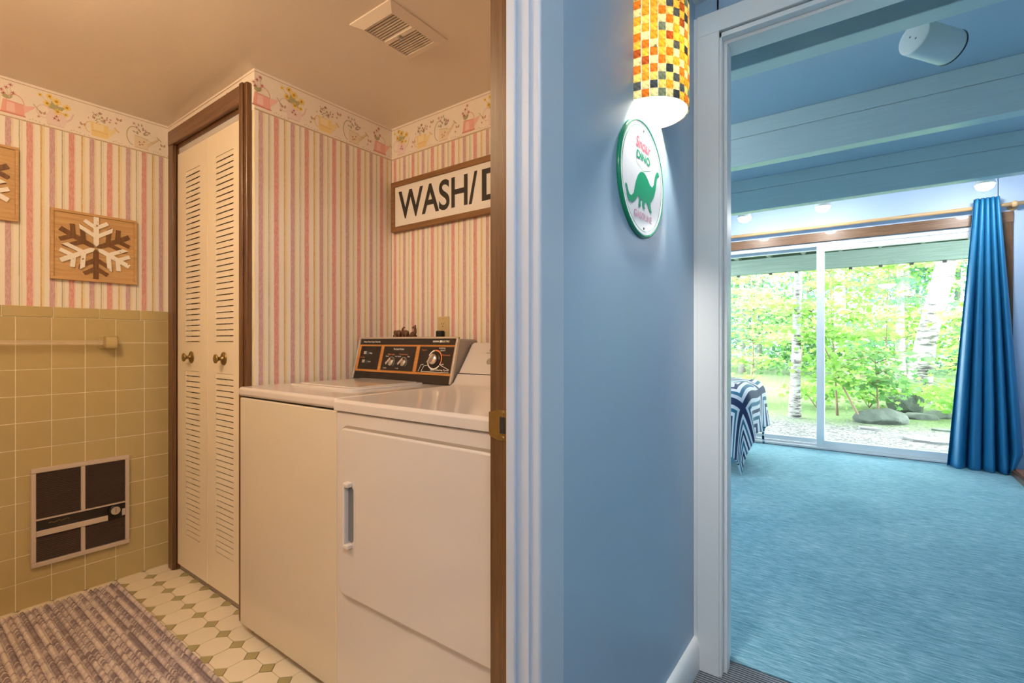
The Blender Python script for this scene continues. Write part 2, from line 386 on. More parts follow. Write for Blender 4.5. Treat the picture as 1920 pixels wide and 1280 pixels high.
# closet front wall: strip above header, strips beside the casing
wcf = MB(); wcf.box(XL, -2.045, YC, YC + .09, 2.075, ZC); wcf.box(XL, -2.735, YC, YC + .09, 0, 2.08)
wcf = struct(wcf.build('wall_closet_front', M['border']), 'narrow papered wall around the louvred closet')
wcs = struct(MB().box(XC - .09, XC, YC, YB, 0, ZC).build('wall_closet_side', M['paper_y2']), 'striped wallpaper wall beside the washer')
wr = MB(); wr.box(XI, -.524, -1.1, -.075, 0, ZC + .05); wr.box(XI, -.524, .725, YB, 0, ZC + .05); wr.box(XI, -.524, -.08, .73, 2.06, ZC + .05)
struct(wr.build('wall_right', M['paper_y']), 'papered wall beside the laundry door')
wh = MB(); wh.box(-.524, XH, -1.3, -.075, 0, 2.32); wh.box(-.524, XH, .725, YD0, 0, 2.32); wh.box(-.524, XH, -.08, .73, 2.06, 2.32)
wall_hall = struct(wh.build('wall_hall', M['blue_wall']), 'blue painted hallway wall carrying the lamp and round sign')
struct(MB().box(XL - .1, XI, -1.2, -1.1, 0, ZC + .1).build('wall_rear', M['paper_x']))
struct(MB().box(XL - .1, -.524, -1.2, YB + .1, ZC, ZC + .06).build('ceiling', M['laundry_ceiling']), 'cream ceiling of the laundry room')
# hall
struct(MB().box(.80, .88, -1.3, YD0, 0, 2.32).build('wall_hall_right', M['blue_wall']))
struct(MB().box(-.524, .88, -1.38, -1.3, 0, 2.32).build('wall_hall_rear', M['blue_wall']))
struct(MB().box(-.524, .88, -1.38, YD0, 2.262, 2.33).build('ceiling', M['hall_ceiling']), 'white hallway ceiling')
wd = MB(); wd.box(-3.5, -.405, YD0, YD1, 0, ZBC + .1); wd.box(.415, 1.8, YD0, YD1, 0, ZBC + .1); wd.box(-.41, .42, YD0, YD1, 2.125, ZBC + .1)
struct(wd.build('wall_doorway', M['blue_wall']), 'blue wall around the bedroom doorway')
# bedroom
struct(MB().box(-3.5, -3.4, YD1, YS + .15, 0, ZBC + .1).build('wall_bedroom_left', M['bed_wall']))
struct(MB().box(1.7, 1.8, YD1, YS + .15, 0, ZBC + .1).build('wall_bedroom_right', M['bed_wall']))
ws = MB(); ws.box(-3.5, -1.70, YS, YS + .15, -.1, ZBC + .1); ws.box(.895, 1.8, YS, YS + .15, -.1, ZBC + .1); ws.box(-1.71, .90, YS, YS + .15, 2.13, ZBC + .1)
struct(ws.build('wall_window', M['bed_wall']), 'pale blue wall around the sliding glass door')
struct(MB().box(-3.5, 1.8, YD0, YS + .15, ZBC, ZBC + .1).build('ceiling', M['bed_ceiling']), 'blue grey bedroom ceiling between beams')
for i, yy in enumerate((2.267, 3.497, 4.747)):
    mb = MB(); mb.box(-3.4, 1.7, yy - .045, yy + .045, 2.26, 2.4405); mb.box(-3.4, 1.7, yy - .0445, yy + .0445, 2.4415, ZBC)
    struct(mb.build('ceiling_beam', M['beam'], bev=.004), ('painted ceiling beam nearest the doorway', 'middle painted ceiling beam', 'painted ceiling beam nearest the window')[i])
# floors
fl = struct(MB().box(XL - .1, -.524, -1.2, YB, -.06, -.0035).build('floor', M['floor_grout']), 'octagon and dot tiled laundry floor')
struct(MB().box(-.524, .88, -1.38, 1.812, -.06, 0).build('floor', M['hall_carpet']), 'grey ribbed hallway carpet')
struct(MB().box(-3.5, 1.8, 1.812, YS, -.06, .004).build('floor', M['carpet']), 'teal blue bedroom carpet')

# octagon and dot floor tiles
P = .1085; X0 = -2.736; Y0 = .841; q = .0275; gp = .0012
h = P / 2 - gp; cc = q + .0006
octo = [(h, h - cc), (h - cc, h), (-h + cc, h), (-h, h - cc), (-h, -h + cc), (-h + cc, -h), (h - cc, -h), (h, -h + cc)]
octs = MB().prism(octo, ((0, 0, 0), (1, 0, 0), (0, 1, 0), (0, 0, 1)), -.004, 0).mesh('octagon_tile', M['floor_tile'])
dots = MB().prism([(q - gp, 0), (0, q - gp), (-q + gp, 0), (0, -q + gp)], ((0, 0, 0), (1, 0, 0), (0, 1, 0), (0, 0, 1)), -.004, 0).mesh('diamond_tile', M['floor_dot'])
for i in range(-1, 20):
    for j in range(-10, 2):
        x = X0 + P * i; y = Y0 + P * j
        cx, cy = x + P / 2, y + P / 2
        if XL + P / 2 - .03 < cx < XI - .02 and -.45 < cy < .93:
            o = put('octagon_tile', octs, fl); o.location = (cx, cy, random.uniform(-.0004, .0004))
        if XL < x < XI - .02 and -.45 < y < YC + .01:
            o = put('diamond_tile', dots, fl); o.location = (x, y, -.0002)
mb = MB()                                                          # cut edge tiles against the closet threshold
hs = MB().box(-P / 2 + cc * .9, P / 2 - cc * .9, -.008, .008, -.004, 0).mesh('cut_tile', M['floor_tile'])
for i in range(0, 7):
    o = put('cut_tile', hs, fl); o.location = (X0 + P * i + P / 2, .9585 - .012, 0)
# threshold of the closet
struct(MB().box(-2.72, -2.05, .958, 1.0, 0, .018).build('trim_1', M['console_grey']), 'grey metal closet threshold')
struct(MB().box(XL, XC, YC + .02, YB, -.003, 0.0).build('floor', M['floor_tile']))

# olive wall tiles
T = .1103
tm = MB().box(-.0065, 0, -T / 2 + .0014, T / 2 - .0014, -T / 2 + .0014, T / 2 - .0014).mesh('wall_tile', M['wall_tile'], True)
def bevt(o, w=.0010):
    b = o.modifiers.new('bevel', 'BEVEL'); b.width = w; b.segments = 2; b.harden_normals = True
gr = struct(MB().box(XL - .001, XL + .0072, -1.05, YC, 0, 1.258).build('trim_2', M['grout']), 'olive glazed tile wainscot on the left wall')
ys = [.4025 + T * k for k in range(-7, 5)]                         # joints
for k in range(len(ys)):
    y0 = ys[k]; y1 = ys[k] + T if k < len(ys) - 1 else YC - .001
    for r in range(11):
        if y1 - y0 > .11: o = put('wall_tile', tm, gr)
        else:
            me = MB().box(-.0065, 0, -(y1 - y0) / 2 + .0014, (y1 - y0) / 2 - .0014, -T / 2 + .0014, T / 2 - .0014).mesh('wall_tile', M['wall_tile'], True) if r == 0 else me
            o = put('wall_tile', me, gr)
        o.location = (XL + .0085, (y0 + y1) / 2, T * r + T / 2); bevt(o)
cm = MB().box(-.0085, 0, -.0765, .0765, -.0225, .0225).mesh('cap_tile', M['wall_tile'], True)
for k in range(6):
    o = put('cap_tile', cm, gr); o.location = (XL + .0105, .828 + .0775 - .155 * (k + 1), 1.236); bevt(o, .003)
o = put('cap_tile', MB().box(-.0085, 0, -.057, .057, -.0225, .0225).mesh('cap_tile', M['wall_tile'], True), gr); o.location = (XL + .0105, .887, 1.236); bevt(o, .003)

# ---------------------------------------------------------------- wallpaper border with watering cans
PK, LI, YE, GN = (.80, .42, .36), (.78, .60, .58), (.84, .66, .30), (.70, .62, .40)
DK = (.34, .20, .13); OL = (.46, .42, .24)
def motif(kind):
    """flat print of one can, about .11 m wide, origin at its base centre"""
    F0 = ((0, 0, 0), (1, 0, 0), (0, 1, 0), (0, 0, 1)); mb = MB(); D = [0.]
    def poly(p, c, step=1):
        D[0] += .00003; mb.flat(p, F0, D[0], c)
    def line(pts, w, c):
        D[0] += .00002
        for (a, b), (e, f) in zip(pts[:-1], pts[1:]):
            l = math.hypot(e - a, f - b) or 1; nx, ny = -(f - b) / l * w / 2, (e - a) / l * w / 2
            mb.flat([(a + nx, b + ny), (a - nx, b - ny), (e - nx, f - ny), (e + nx, f + ny)], F0, D[0], c)
    def arc(cx, cy, rx, ry, t0, t1, w, c, n=10):
        line([(cx + rx * math.cos(t0 + (t1 - t0) * i / n), cy + ry * math.sin(t0 + (t1 - t0) * i / n)) for i in range(n + 1)], w, c)
    def flower(x, y, r, c, cc, n=8):
        D[0] += .00002
        for i in range(n):
            a = 2 * PI * i / n + .3
            mb.flat([(x, y), (x + r * .6 * math.cos(a - .25), y + r * .6 * math.sin(a - .25)), (x + r * math.cos(a), y + r * math.sin(a)), (x + r * .6 * math.cos(a + .25), y + r * .6 * math.sin(a + .25))], F0, D[0], c)
        poly(circ(x, y, r * .32, 8), cc)
    def leaf(x, y, a, l, c=OL):
        D[0] += .00001
        ca, sa = math.cos(a), math.sin(a); w = l * .22
        mb.flat([(x, y), (x + ca * l * .5 + sa * w, y + sa * l * .5 - ca * w), (x + ca * l, y + sa * l), (x + ca * l * .5 - sa * w, y + sa * l * .5 + ca * w)], F0, D[0], c)
    rs = random.Random(kind * 13 + 5)
    lt = lambda c, k: tuple(x + (1 - x) * k * .8 for x in c)
    if kind == 0:      # pink can, spout right
        arc(.006, .05, .026, .034, -.1, PI * .95, .003, PK)
        poly([(.03, .012), (.066, .052), (.062, .056), (.026, .046)], lt(PK, .25)); line([(.06, .066), (.078, .044)], .003, OL)
        poly([(-.036, .003), (.034, .003), (.03, .05), (-.03, .054)], PK); poly([(-.02, .010), (.006, .010), (.004, .046), (-.018, .047)], lt(PK, .35))
        poly([(-.04, 0), (.038, 0), (.036, .006), (-.038, .006)], (.66, .28, .24)); line([(-.03, .054), (.03, .05)], .0015, (.60, .26, .22))
        for _ in range(6): leaf(-.01, .06, rs.uniform(1.2, 3.0), rs.uniform(.015, .03))
        for x, y in ((-.02, .104), (-.034, .09), (.0, .088), (-.008, .118), (-.028, .078)): flower(x, y, .009, (.62, .20, .22), (.42, .10, .12), 6); line([(x, y - .006), (-.01, .06)], .001, OL)
    elif kind == 1:    # lilac jug with yellow daisies
        arc(-.04, .048, .022, .027, .5, 2 * PI - .9, .004, LI); poly([(-.03, .0), (.025, .0), (.036, .03), (.024, .062), (-.018, .066), (-.034, .035)], (.82, .68, .64))
        line([(.034, .03), (.048, .045), (.056, .07)], .006, LI); line([(-.03, 0), (.025, 0)], .0012, (.5, .36, .34))
        for x, y in ((-.006, .03), (.006, .026), (0, .04)): flower(x, y, .008, (.50, .12, .14), (.32, .06, .08), 5)
        for _ in range(12): leaf(.0, .065, rs.uniform(.2, 2.9), rs.uniform(.02, .045))
        for x, y, r in ((-.03, .086, .015), (.004, .062, .016), (.0, .104, .018), (.034, .09, .016), (-.022, .118, .014), (-.052, .114, .009), (.03, .058, .011)):
            line([(x, y), (.0, .062)], .001, OL); flower(x, y, r, (.88, .66, .12), (.55, .28, .05), 10)
    elif kind == 2:    # yellow can with small red flowers
        poly([(-.03, 0), (.03, 0), (.03, .06), (-.034, .064)], YE); poly([(-.022, .03), (.014, .03), (.014, .058), (-.024, .06)], lt(YE, .3))
        poly([(.03, .006), (.062, .05), (.056, .056), (.028, .042)], lt(YE, .15)); line([(.052, .062), (.07, .045)], .004, (.70, .48, .14))
        arc(-.034, .036, .018, .024, PI / 2, PI * 1.5, .003, (.74, .54, .2)); line([(-.03, .024), (.03, .022)], .002, (.72, .46, .30))
        for _ in range(34):
            a = rs.uniform(.3, 2.85); l = rs.uniform(.012, .052); x, y = math.cos(a) * l * .85, .063 + math.sin(a) * l; leaf(x, y, rs.uniform(0, 6), .010)
        for _ in range(11):
            a = rs.uniform(.3, 2.85); l = rs.uniform(.02, .056); flower(math.cos(a) * l * .9, .063 + math.sin(a) * l, .006, (.56, .2, .2), (.36, .1, .1), 5)
    else:              # green-cream can with mauve sprigs
        poly([(-.028, 0), (.028, 0), (.026, .05), (-.028, .056)], (.80, .68, .50)); poly([(.026, .01), (.074, .062), (.068, .068), (.024, .03)], (.76, .62, .42))
        line([(.062, .074), (.082, .056)], .004, OL); arc(-.03, .05, .028, .045, PI * .35, PI * 1.45, .0035, (.50, .42, .26)); line([(.02, .046), (.05, .04), (.072, .062)], .0015, OL)
        line([(-.028, 0), (.028, 0)], .0016, (.5, .36, .2)); line([(-.028, .056), (.026, .05)], .0018, OL)
        for x, y in ((-.008, .028), (.004, .02), (-.006, .016), (.01, .034)): flower(x, y, .006, (.48, .14, .14), (.3, .06, .06), 5)
        for _ in range(16): a = rs.uniform(.4, 2.8); l = rs.uniform(.015, .05); leaf(math.cos(a) * l * .6, .055 + math.sin(a) * l, a, .016, (.42, .36, .26))
        for x, y in ((-.02, .095), (.016, .09), (-.03, .11), (.03, .082)): flower(x, y, .009, (.62, .40, .42), (.44, .24, .26), 6)
    # butterfly / bud beside the can and the dotted vine under the next gap
    bx, by = (.088, .04) if kind != 2 else (.07, .105)
    for sx in (-1, 1): mb.flat([(bx, by), (bx + sx * .010, by + .009), (bx + sx * .011, by - .002), (bx + sx * .004, by - .008)], F0, .0001, (.56, .34, .24))
    flower(bx - .012, by - .02, .007, (.60, .30, .16), (.36, .12, .08), 5)
    for i in range(6): leaf(.046 + i * .012, -.004 + .002 * (i % 2), .5 + i, .007, (.45, .44, .30))
    return mb.mesh(('pink', 'lilac', 'yellow', 'green')[kind] + '_watering_can_print', M['print'])
MOT = [motif(i) for i in range(4)]
def border(name, wall, origin, A, Nn, length, cans):
    o, A, Nn = Vector(origin), Vector(A), Vector(Nn); z0 = 2.026; z1 = ZC
    F = (o, A, Vector((0, 0, 1)), Nn)
    bo = MB().prism([(0, z0), (length, z0), (length, z1), (0, z1)], F, -.001, .0012).build('wallpaper_border', M['border'], wall)
    mb = MB()
    for za, zb, c in ((z0 + .001, z0 + .0035, (.40, .24, .10)), (z0 + .005, z0 + .0062, (.62, .45, .25)), (z1 - .012, z1 - .010, (.46, .24, .18))):
        mb.flat([(0, za), (length, za), (length, zb), (0, zb)], F, .0016, c)
    mb.build('border_line', M['print'], bo)
    R = Matrix((A, Vector((0, 0, 1)), A.cross(Vector((0, 0, 1))))).transposed()
    sgn = 1 if R.col[2].dot(Nn) > 0 else -1
    for pos, kind in cans:
        p = put(MOT[kind].name, MOT[kind], bo)
        Mx = R.to_4x4()
        if sgn < 0: Mx.col[2] = (*(Nn), 0)
        Mx.translation = o + A * pos + Vector((0, 0, z0 + .016)) + Nn * .002
        p.matrix_basis = Mx
XLs = XL
border('b', wl, (XLs, YC, 0), (0, -1, 0), (1, 0, 0), 1.6, []) if False else None
# left wall: reading direction is +Y seen from inside the room
border('b', wl, (XL, -.6, 0), (0, 1, 0), (1, 0, 0), YC + .6, [(.389 - .005, 0), (.541 - .005, 1), (.681 - .005, 2), (.834 - .005, 3), (.389 + .6 + .008, 0), (.541 + .6 - .012, 1), (.681 + .6 - .004, 2), (.834 + .6, 3)])
border('b', wcs, (XC, YC - .001, 0), (0, 1, 0), (1, 0, 0), YB - YC, [(.965 + .01 - YC, 0), (1.108 - YC, 1), (1.255 - YC, 2), (1.405 - YC, 3), (1.555 - YC, 0)])
border('b', wb, (XC, YB, 0), (1, 0, 0), (0, -1, 0), 1.35, [(-1.878 - XC, 1), (-1.735 - XC, 2), (-1.59 - XC, 3), (-1.435 - XC, 0), (-1.29 - XC, 1), (-1.15 - XC, 2), (-1.0 - XC, 3), (-.85 - XC, 0)])
MB().box(-2.05, XC, YC - .0012, YC, 2.026, ZC).build('wallpaper_border', M['border'], wcs)
mb = MB(); F = ((XL, YC, 0), (1, 0, 0), (0, 0, 1), (0, -1, 0))
for za, zb, c in ((ZC - .012, ZC - .010, (.46, .24, .18)),): mb.flat([(0, za), (XC - XL, za), (XC - XL, zb), (0, zb)], F, .0016, c)
rs = random.Random(3)
for i in range(9): x = .12 + i * .075; mb.flat(circ(x, 2.152 + rs.uniform(-.006, .006), .006, 6, .009), F, .001, (.62, .38, .30))
mb.build('border_line', M['print'], wcf)

# ---------------------------------------------------------------- closet: casing, track, louvred bifold leaves
tc_ = MB()
cz = struct(MB().prism([(-2.775, 0), (-2.72, 0), (-2.72, 2.0655), (-2.775, 2.0655)], ((0, .944, 0), (1, 0, 0), (0, 0, 1), (0, -1, 0)), 0, .0195).build('trim_3', M['brown_wood'], bev=.004), 'dark stained casing around the louvred closet doors')
MB().box(-2.80, -2.775, .934, .946, 0, 2.135).build('filler_strip', M['brown_wood'], cz)
MB().box(-2.04, -1.972, .922, .944, 0, 2.135).build('right_casing', M['brown_wood'], cz, bev=.006)
MB().box(-2.02, -1.992, .914, .924, 0, 2.135).build('casing_bead', M['brown_wood'], cz, bev=.005)
MB().box(-2.775, -2.0405, .923, .9445, 2.066, 2.137).build('header_casing', M['brown_wood_x'], cz, bev=.004)
mb = MB(); mb.box(-2.735, -2.719, .9455, 1.035, 0, 2.05); mb.box(-2.051, -2.0455, .9455, 1.035, 0, 2.05); mb.box(-2.734, -2.0455, .9455, 1.035, 2.052, 2.074)
mb.build('jamb', M['brown_wood'], cz)
MB().box(-2.719, -2.051, .953, .985, 2.028, 2.052).build('door_track', M['white_enamel'], cz)
def leaf_door(x0, x1, n, knob_x):
    d = struct(bpy.data.objects.new('door_%d' % n, None), 'cream louvred bifold leaf ' + ('beside the tiled wall' if n == 1 else 'beside the washer')); COL.objects.link(d); d.location = ((x0 + x1) / 2, YC, 0.02)
    sx0 = x0 + .098; sx1 = x1 - .077 if n == 1 else x1 - .082
    if n == 2: sx0 = x0 + .085
    y0, y1 = YC + .001, YC + .024
    mb = MB(); mb.box(x0, sx0, y0, y1, .03, 2.02); mb.box(sx1, x1, y0, y1, .03, 2.02)
    for a, b in ((.03, .192), (.972, 1.108), (1.915, 2.02)): mb.box(sx0, sx1, y0, y1, a, b)
    mb.build('stile_and_rail_frame', M['door_cream'], d)
    MB().box(x1 - .004 if n == 1 else x0 - .002, x1 if n == 1 else x0 + .002, y0 - .0016, y0, .03, 2.02).build('edge_fold', M['door_cream'], d)
    pitch = .0252; tilt = math.radians(5)
    sm = MB().obox(Matrix.Rotation(-tilt, 4, 'X'), (sx1 - sx0) / 2, .0008, .0105).mesh('louvre_slat', M['door_cream'])
    for za, zb in ((.192, .972), (1.108, 1.915)):
        k = round((zb - za) / pitch); p = (zb - za) / k
        for i in range(k):
            o = put('louvre_slat', sm, d); o.location = ((sx0 + sx1) / 2, y0 + .0022, za + p * (i + .5) + .001)
    kb = MB(); F = ((knob_x, y0, 1.037), (1, 0, 0), (0, 0, 1), (0, -1, 0))
    kb.lathe([(.028, 0), (.028, .003), (.024, .005), (.009, .007), (.008, .022), (.013, .027), (.019, .031), (.019, .035), (.015, .037), (0.0, .0355)], F, 24)
    kb.build('knob', M['brass'], d, smooth=True)
    return d
leaf_door(-2.717, -2.386, 1, -2.553); leaf_door(-2.384, -2.053, 2, -2.222)

# ---------------------------------------------------------------- laundry door jamb and casing
t4 = struct(MB().box(-.524, XH + .0, .7055, .726, 0, 2.06).build('trim_4', M['pale_trim']), 'painted door frame between laundry and blue wall')
MB().box(XI - .002, -.524, .7055, .726, 0, 2.06).build('stained_jamb', M['brown_wood'], t4)
o = MB().box(-.526, -.506, .6965, .7055, 0, 2.05).build('door_stop', M['pale_trim'], t4, bev=.003)
MB().box(-.485, -.4655, .712, .802, 0, 2.0645).build('casing', M['blue_trim'], t4, bev=.005, seg=3)
MB().box(-.485, -.4615, .7105, .722, 0, 2.0645).build('casing_bead', M['pale_trim'], t4, bev=.005, seg=3)
mb = MB(); mb.box(XI - .002, -.482, -.096, -.075, 0, 2.06); mb.box(-.485, -.4655, -.17, -.085, 0, 2.0645); mb.box(-.485, -.4655, -.17, .802, 2.065, 2.14); mb.box(XI - .002, -.486, -.074, .705, 2.045, 2.0595)
mb.build('near_jamb_and_head', M['white_trim'], t4)
sp_ = MB(); F = ((-.545, .7053, .957), (1, 0, 0), (0, 0, 1), (0, -1, 0))
sp_.prism([(.019, -.028), (.019, .028), (-.006, .028), (-.024, .022), (-.024, -.022), (-.006, -.028)], F, 0, .0014)
sp_.tube([(-.567, .7046, .979), (-.571, .7062, .979), (-.574, .7095, .979)], .0008, 4)
sp_.add([(-.567, .704, .936), (-.567, .704, .978), (-.5745, .7085, .978), (-.5745, .7085, .936), (-.567, .7052, .936), (-.567, .7052, .978), (-.5745, .7097, .978), (-.5745, .7097, .936)],
        [(0, 1, 2, 3), (7, 6, 5, 4), (0, 3, 7, 4), (1, 5, 6, 2), (2, 6, 7, 3), (0, 4, 5, 1)])
stp = sp_.build('strike_plate', M['brass'], t4); stp['label'] = 'brass strike plate with curved lip'
MB().box(-.545, -.532, .7036, .7045, .942, .972).build('latch_hole', M['dark_gap'], stp)
for zz in (.934, .980): MB().lathe([(.004, 0), (.003, .0012), (0, .0014)], ((-.5385, .7039, zz), (1, 0, 0), (0, 0, 1), (0, -1, 0)), 12).build('screw', M['brass'], stp)

# baseboard of the hall wall (rounded face)
pf = [(0, 0), (.020, 0), (.021, .05), (.018, .085), (.011, .102), (.004, .108), (0, .109)]
mb = MB(); n = len(pf); ya, yb = .802, YD0
mb.add([(XH + a, ya, b) for a, b in pf] + [(XH + a, yb, b) for a, b in pf], [tuple(range(n)), tuple(range(2 * n - 1, n - 1, -1))] + [(i, n + i, n + (i + 1) % n, (i + 1) % n) for i in range(n)])
struct(mb.build('baseboard_hall', M['white_trim'], bev=.002), 'white rounded baseboard along the blue hallway wall')

# bedroom doorway casing and jamb
t5 = struct(MB().box(-.470, -.400, 1.697, 1.716, 0, 2.135).build('trim_5', M['white_trim'], bev=.002), 'white painted casing of the bedroom doorway')
MB().box(-.485, -.470, 1.703, 1.716, 0, 2.205).build('caulk_strip', M['white_trim'], t5)
MB().box(-.470, .485, 1.697, 1.716, 2.135, 2.205).build('head_casing', M['white_trim'], t5, bev=.002)
MB().box(.41, .485, 1.697, 1.716, 0, 2.135).build('right_casing', M['white_trim'], t5, bev=.002)
mb = MB(); mb.box(-.405, -.3935, 1.7055, 1.842, 0, 2.13); mb.box(.4035, .415, 1.7055, 1.842, 0, 2.13); mb.box(-.405, .415, 1.7055, 1.842, 2.1155, 2.13)
mb.build('jamb', M['white_trim'], t5)
mb = MB(); mb.box(-.3935, -.3825, 1.735, 1.775, 0, 2.105); mb.box(.3925, .4035, 1.735, 1.775, 0, 2.105); mb.box(-.3935, .4035, 1.735, 1.775, 2.1045, 2.116)
mb.build('door_stop', M['white_trim'], t5, bev=.002)

# ================================================================ LAUNDRY ROOM THINGS
# ---- washer
WX0, WX1, WF, WT = -1.938, -1.309, .878, .938
w = thing('washing_machine', ((WX0 + WX1) / 2, 1.2, 0), 'almond top-loading washing machine with black and wood-grain control console', 'washing machine')
MB().box(WX0 + .003, WX1 - .003, WF + .003, 1.56, .036, .898).build('cabinet', M['almond_enamel'], w, bev=.006, seg=3)
MB().box(WX0 + .006, WX1 - .006, WF + .012, 1.55, .896, .904).build('top_gap', M['dark_gap'], w)
tp = MB().box(WX0, WX1, WF - .004, 1.57, .903, WT).build('top_panel', M['white_enamel'], w, bev=.012, seg=4)
lid = MB().prism(rrect(-1.845, -1.43, 1.02, 1.365, .03), ((0, 0, WT), (1, 0, 0), (0, 1, 0), (0, 0, 1)), -.004, .008).build('lid', M['white_enamel'], w, bev=.004, seg=3)
MB().prism(rrect(-1.815, -1.46, 1.05, 1.355, .02), ((0, 0, WT), (1, 0, 0), (0, 1, 0), (0, 0, 1)), .006, .0105).build('lid_raised_panel', M['white_enamel'], lid, bev=.002)
for x in (WX0 + .04, WX1 - .04):
    for y in (WF + .05, 1.5):
        MB().lathe([(.018, 0), (.02, .006), (.012, .012), (.008, .04)], ((x, y, 0), (1, 0, 0), (0, 1, 0), (0, 0, 1)), 12).build('levelling_foot', M['twig'], w)
# console: tilted face from (y 1.382, z .94) to (y 1.428, z 1.126)
CB = Vector((WX0, 1.382, .941)); CT = Vector((WX0, 1.428, 1.127)); CW = WX1 - WX0
up = (CT - CB); CHt = up.length; up.normalize()
CF = (CB, Vector((1, 0, 0)), up, Vector((1, 0, 0)).cross(up))
def cp(s0, s1, t0, t1): return [(s0 * CW, t0 * CHt), (s1 * CW, t0 * CHt), (s1 * CW, t1 * CHt), (s0 * CW, t1 * CHt)]
FS = ((0, 0, 0), (0, 1, 0), (0, 0, 1), (1, 0, 0))
con = MB().prism([(1.386, .940), (1.430, 1.121), (1.55, 1.118), (1.562, .940)], FS, WX0 + .006, WX1 - .006).build('console', M['console_grey'], w, bev=.008, seg=3)
MB().prism(cp(0.01, .99, .0, .985), CF, -.006, -.001).build('console_face', M['black_gloss'], con)
for nm, s0, s1, t0, t1 in (('top_rail', 0, 1, .965, 1.01), ('side_rail', 0, .016, 0, 1.0), ('side_rail', .984, 1, 0, 1.0)):
    MB().prism(cp(s0, s1, t0, t1), CF, -.008, .005).build(nm, M['silver'], con, bev=.002)
MB().prism(cp(.017, .983, .18, .83), CF, -.001, .0006).build('wood_grain_band', M['orange_wood'], con)
pans = []
for s0, s1 in ((.045, .265), (.305, .63), (.67, .975)):
    MB().prism(cp(s0 - .006, s1 + .006, .225, .80), CF, .0005, .0009).build('panel_rim', M['red_print'] if False else M['brown_wood_x'], con)
    pans.append(MB().prism(cp(s0, s1, .235, .785), CF, .0007, .0016).build('control_panel', M['black_gloss'], con))
def ct(body, s, t, wd, ht, mat='white_print', par=con, **k): return text('lettering', body, CF, s * CW, t * CHt, wd * CW, ht * CHt, M[mat], par, d=.0021, **k)
ct('Heavy Duty Large Capacity', .055, .875, .19, .042, d_=0) if False else text('lettering', 'Heavy Duty Large Capacity', CF, .055 * CW, .872 * CHt, .19 * CW, .05 * CHt, M['white_print'], con, d=.0003, offset=.01)
text('lettering', 'GENERAL', CF, .775 * CW, .89 * CHt, .062 * CW, .04 * CHt, M['white_print'], con, d=.0003, offset=.02)
text('lettering', 'ELECTRIC', CF, .857 * CW, .89 * CHt, .068 * CW, .04 * CHt, M['white_print'], con, d=.0003, offset=.02)
MB().prism(circ(.847 * CW, .91 * CHt, .0052, 16), CF, 0, .0004).build('round_badge', M['white_print'], con)
ct('Wash', .15, .60, .03, .04, par=pans[0]); ct('Rinse', .15, .40, .03, .04, par=pans[0]); ct('Extra Clean', .055, .50, .05, .035, 'orange_print', pans[0])
for s, t in ((.115, .60), (.112, .395)):
    b_ = MB().prism(cp(s - .016, s + .014, t - .015, t + .06), CF, .0015, .010).build('push_button', M['chrome'], pans[0], bev=.001)
ct('The Quick Washer', .405, .70, .11, .05, par=pans[1], offset=.01)
ct('Water Level', .355, .585, .07, .04, 'orange_print', pans[1]); ct('Temperature', .475, .585, .085, .04, 'orange_print', pans[1])
for s in (.402, .528):
    kx, kt = s * CW, .43 * CHt
    mb = MB(); n_ = 22
    for i in range(n_):
        a0 = -.9 + 4.0 * i / n_; a1 = -.9 + 4.0 * (i + .6) / n_
        mb.flat([(kx + .021 * math.cos(a0), kt + .021 * math.sin(a0)), (kx + .0225 * math.cos(a0), kt + .0225 * math.sin(a0)), (kx + .0225 * math.cos(a1), kt + .0225 * math.sin(a1)), (kx + .021 * math.cos(a1), kt + .021 * math.sin(a1))], CF, .0019)
    mb.build('dial_marks', M['white_print'], pans[1])
    o_ = CF[0] + CF[1] * kx + CF[2] * kt
    kn = MB().lathe([(.018, .0016), (.0175, .006), (.014, .010), (.0, .0105)], (o_, CF[1], CF[2], CF[3]), 24).build('knob', M['silver'], pans[1], smooth=True)
    ax = (CF[1] + CF[2]).normalized(); bx = CF[3].cross(ax)
    MB().prism([(-.018, -.005), (.018, -.005), (.018, .005), (-.018, .005)], (o_, ax, bx, CF[3]), .008, .021).build('knob_grip', M['chrome'], kn, bev=.001)
    ct('Small', s - .075 + .01, .545, .03, .03, par=pans[1]); ct('Hot', s + .033, .545, .022, .03, par=pans[1]); ct('Large', s - .07, .27, .032, .03, par=pans[1])
# cycle dial with orange and white ring
kx, kt = .822 * CW, .51 * CHt; o_ = CF[0] + CF[1] * kx + CF[2] * kt
def ring(a0, a1, r0, r1, n_, mat, d=.0019):
    mb = MB()
    for i in range(n_):
        b0 = a0 + (a1 - a0) * i / n_; b1 = a0 + (a1 - a0) * (i + 1) / n_
        mb.flat([(kx + r0 * math.cos(b0), kt + r0 * math.sin(b0)), (kx + r1 * math.cos(b0), kt + r1 * math.sin(b0)), (kx + r1 * math.cos(b1), kt + r1 * math.sin(b1)), (kx + r0 * math.cos(b1), kt + r0 * math.sin(b1))], CF, d)
    mb.build('dial_ring', M[mat], pans[2])
ring(-.55, 1.75, .036, .041, 24, 'orange_print'); ring(1.8, 2.7, .036, .041, 10, 'white_print'); ring(3.3, 5.6, .036, .041, 20, 'white_print')
MB().lathe([(.033, .0016), (.032, .004), (.027, .006)], (o_, CF[1], CF[2], CF[3]), 28).build('dial_skirt', M['black_gloss'], pans[2], smooth=True)
kn = MB().lathe([(.023, .004), (.022, .016), (.018, .020), (.0, .0205)], (o_, CF[1], CF[2], CF[3]), 28).build('cycle_dial', M['chrome'], pans[2], smooth=True)
ax = (CF[1] * .55 + CF[2] * .83).normalized(); bx = CF[3].cross(ax)
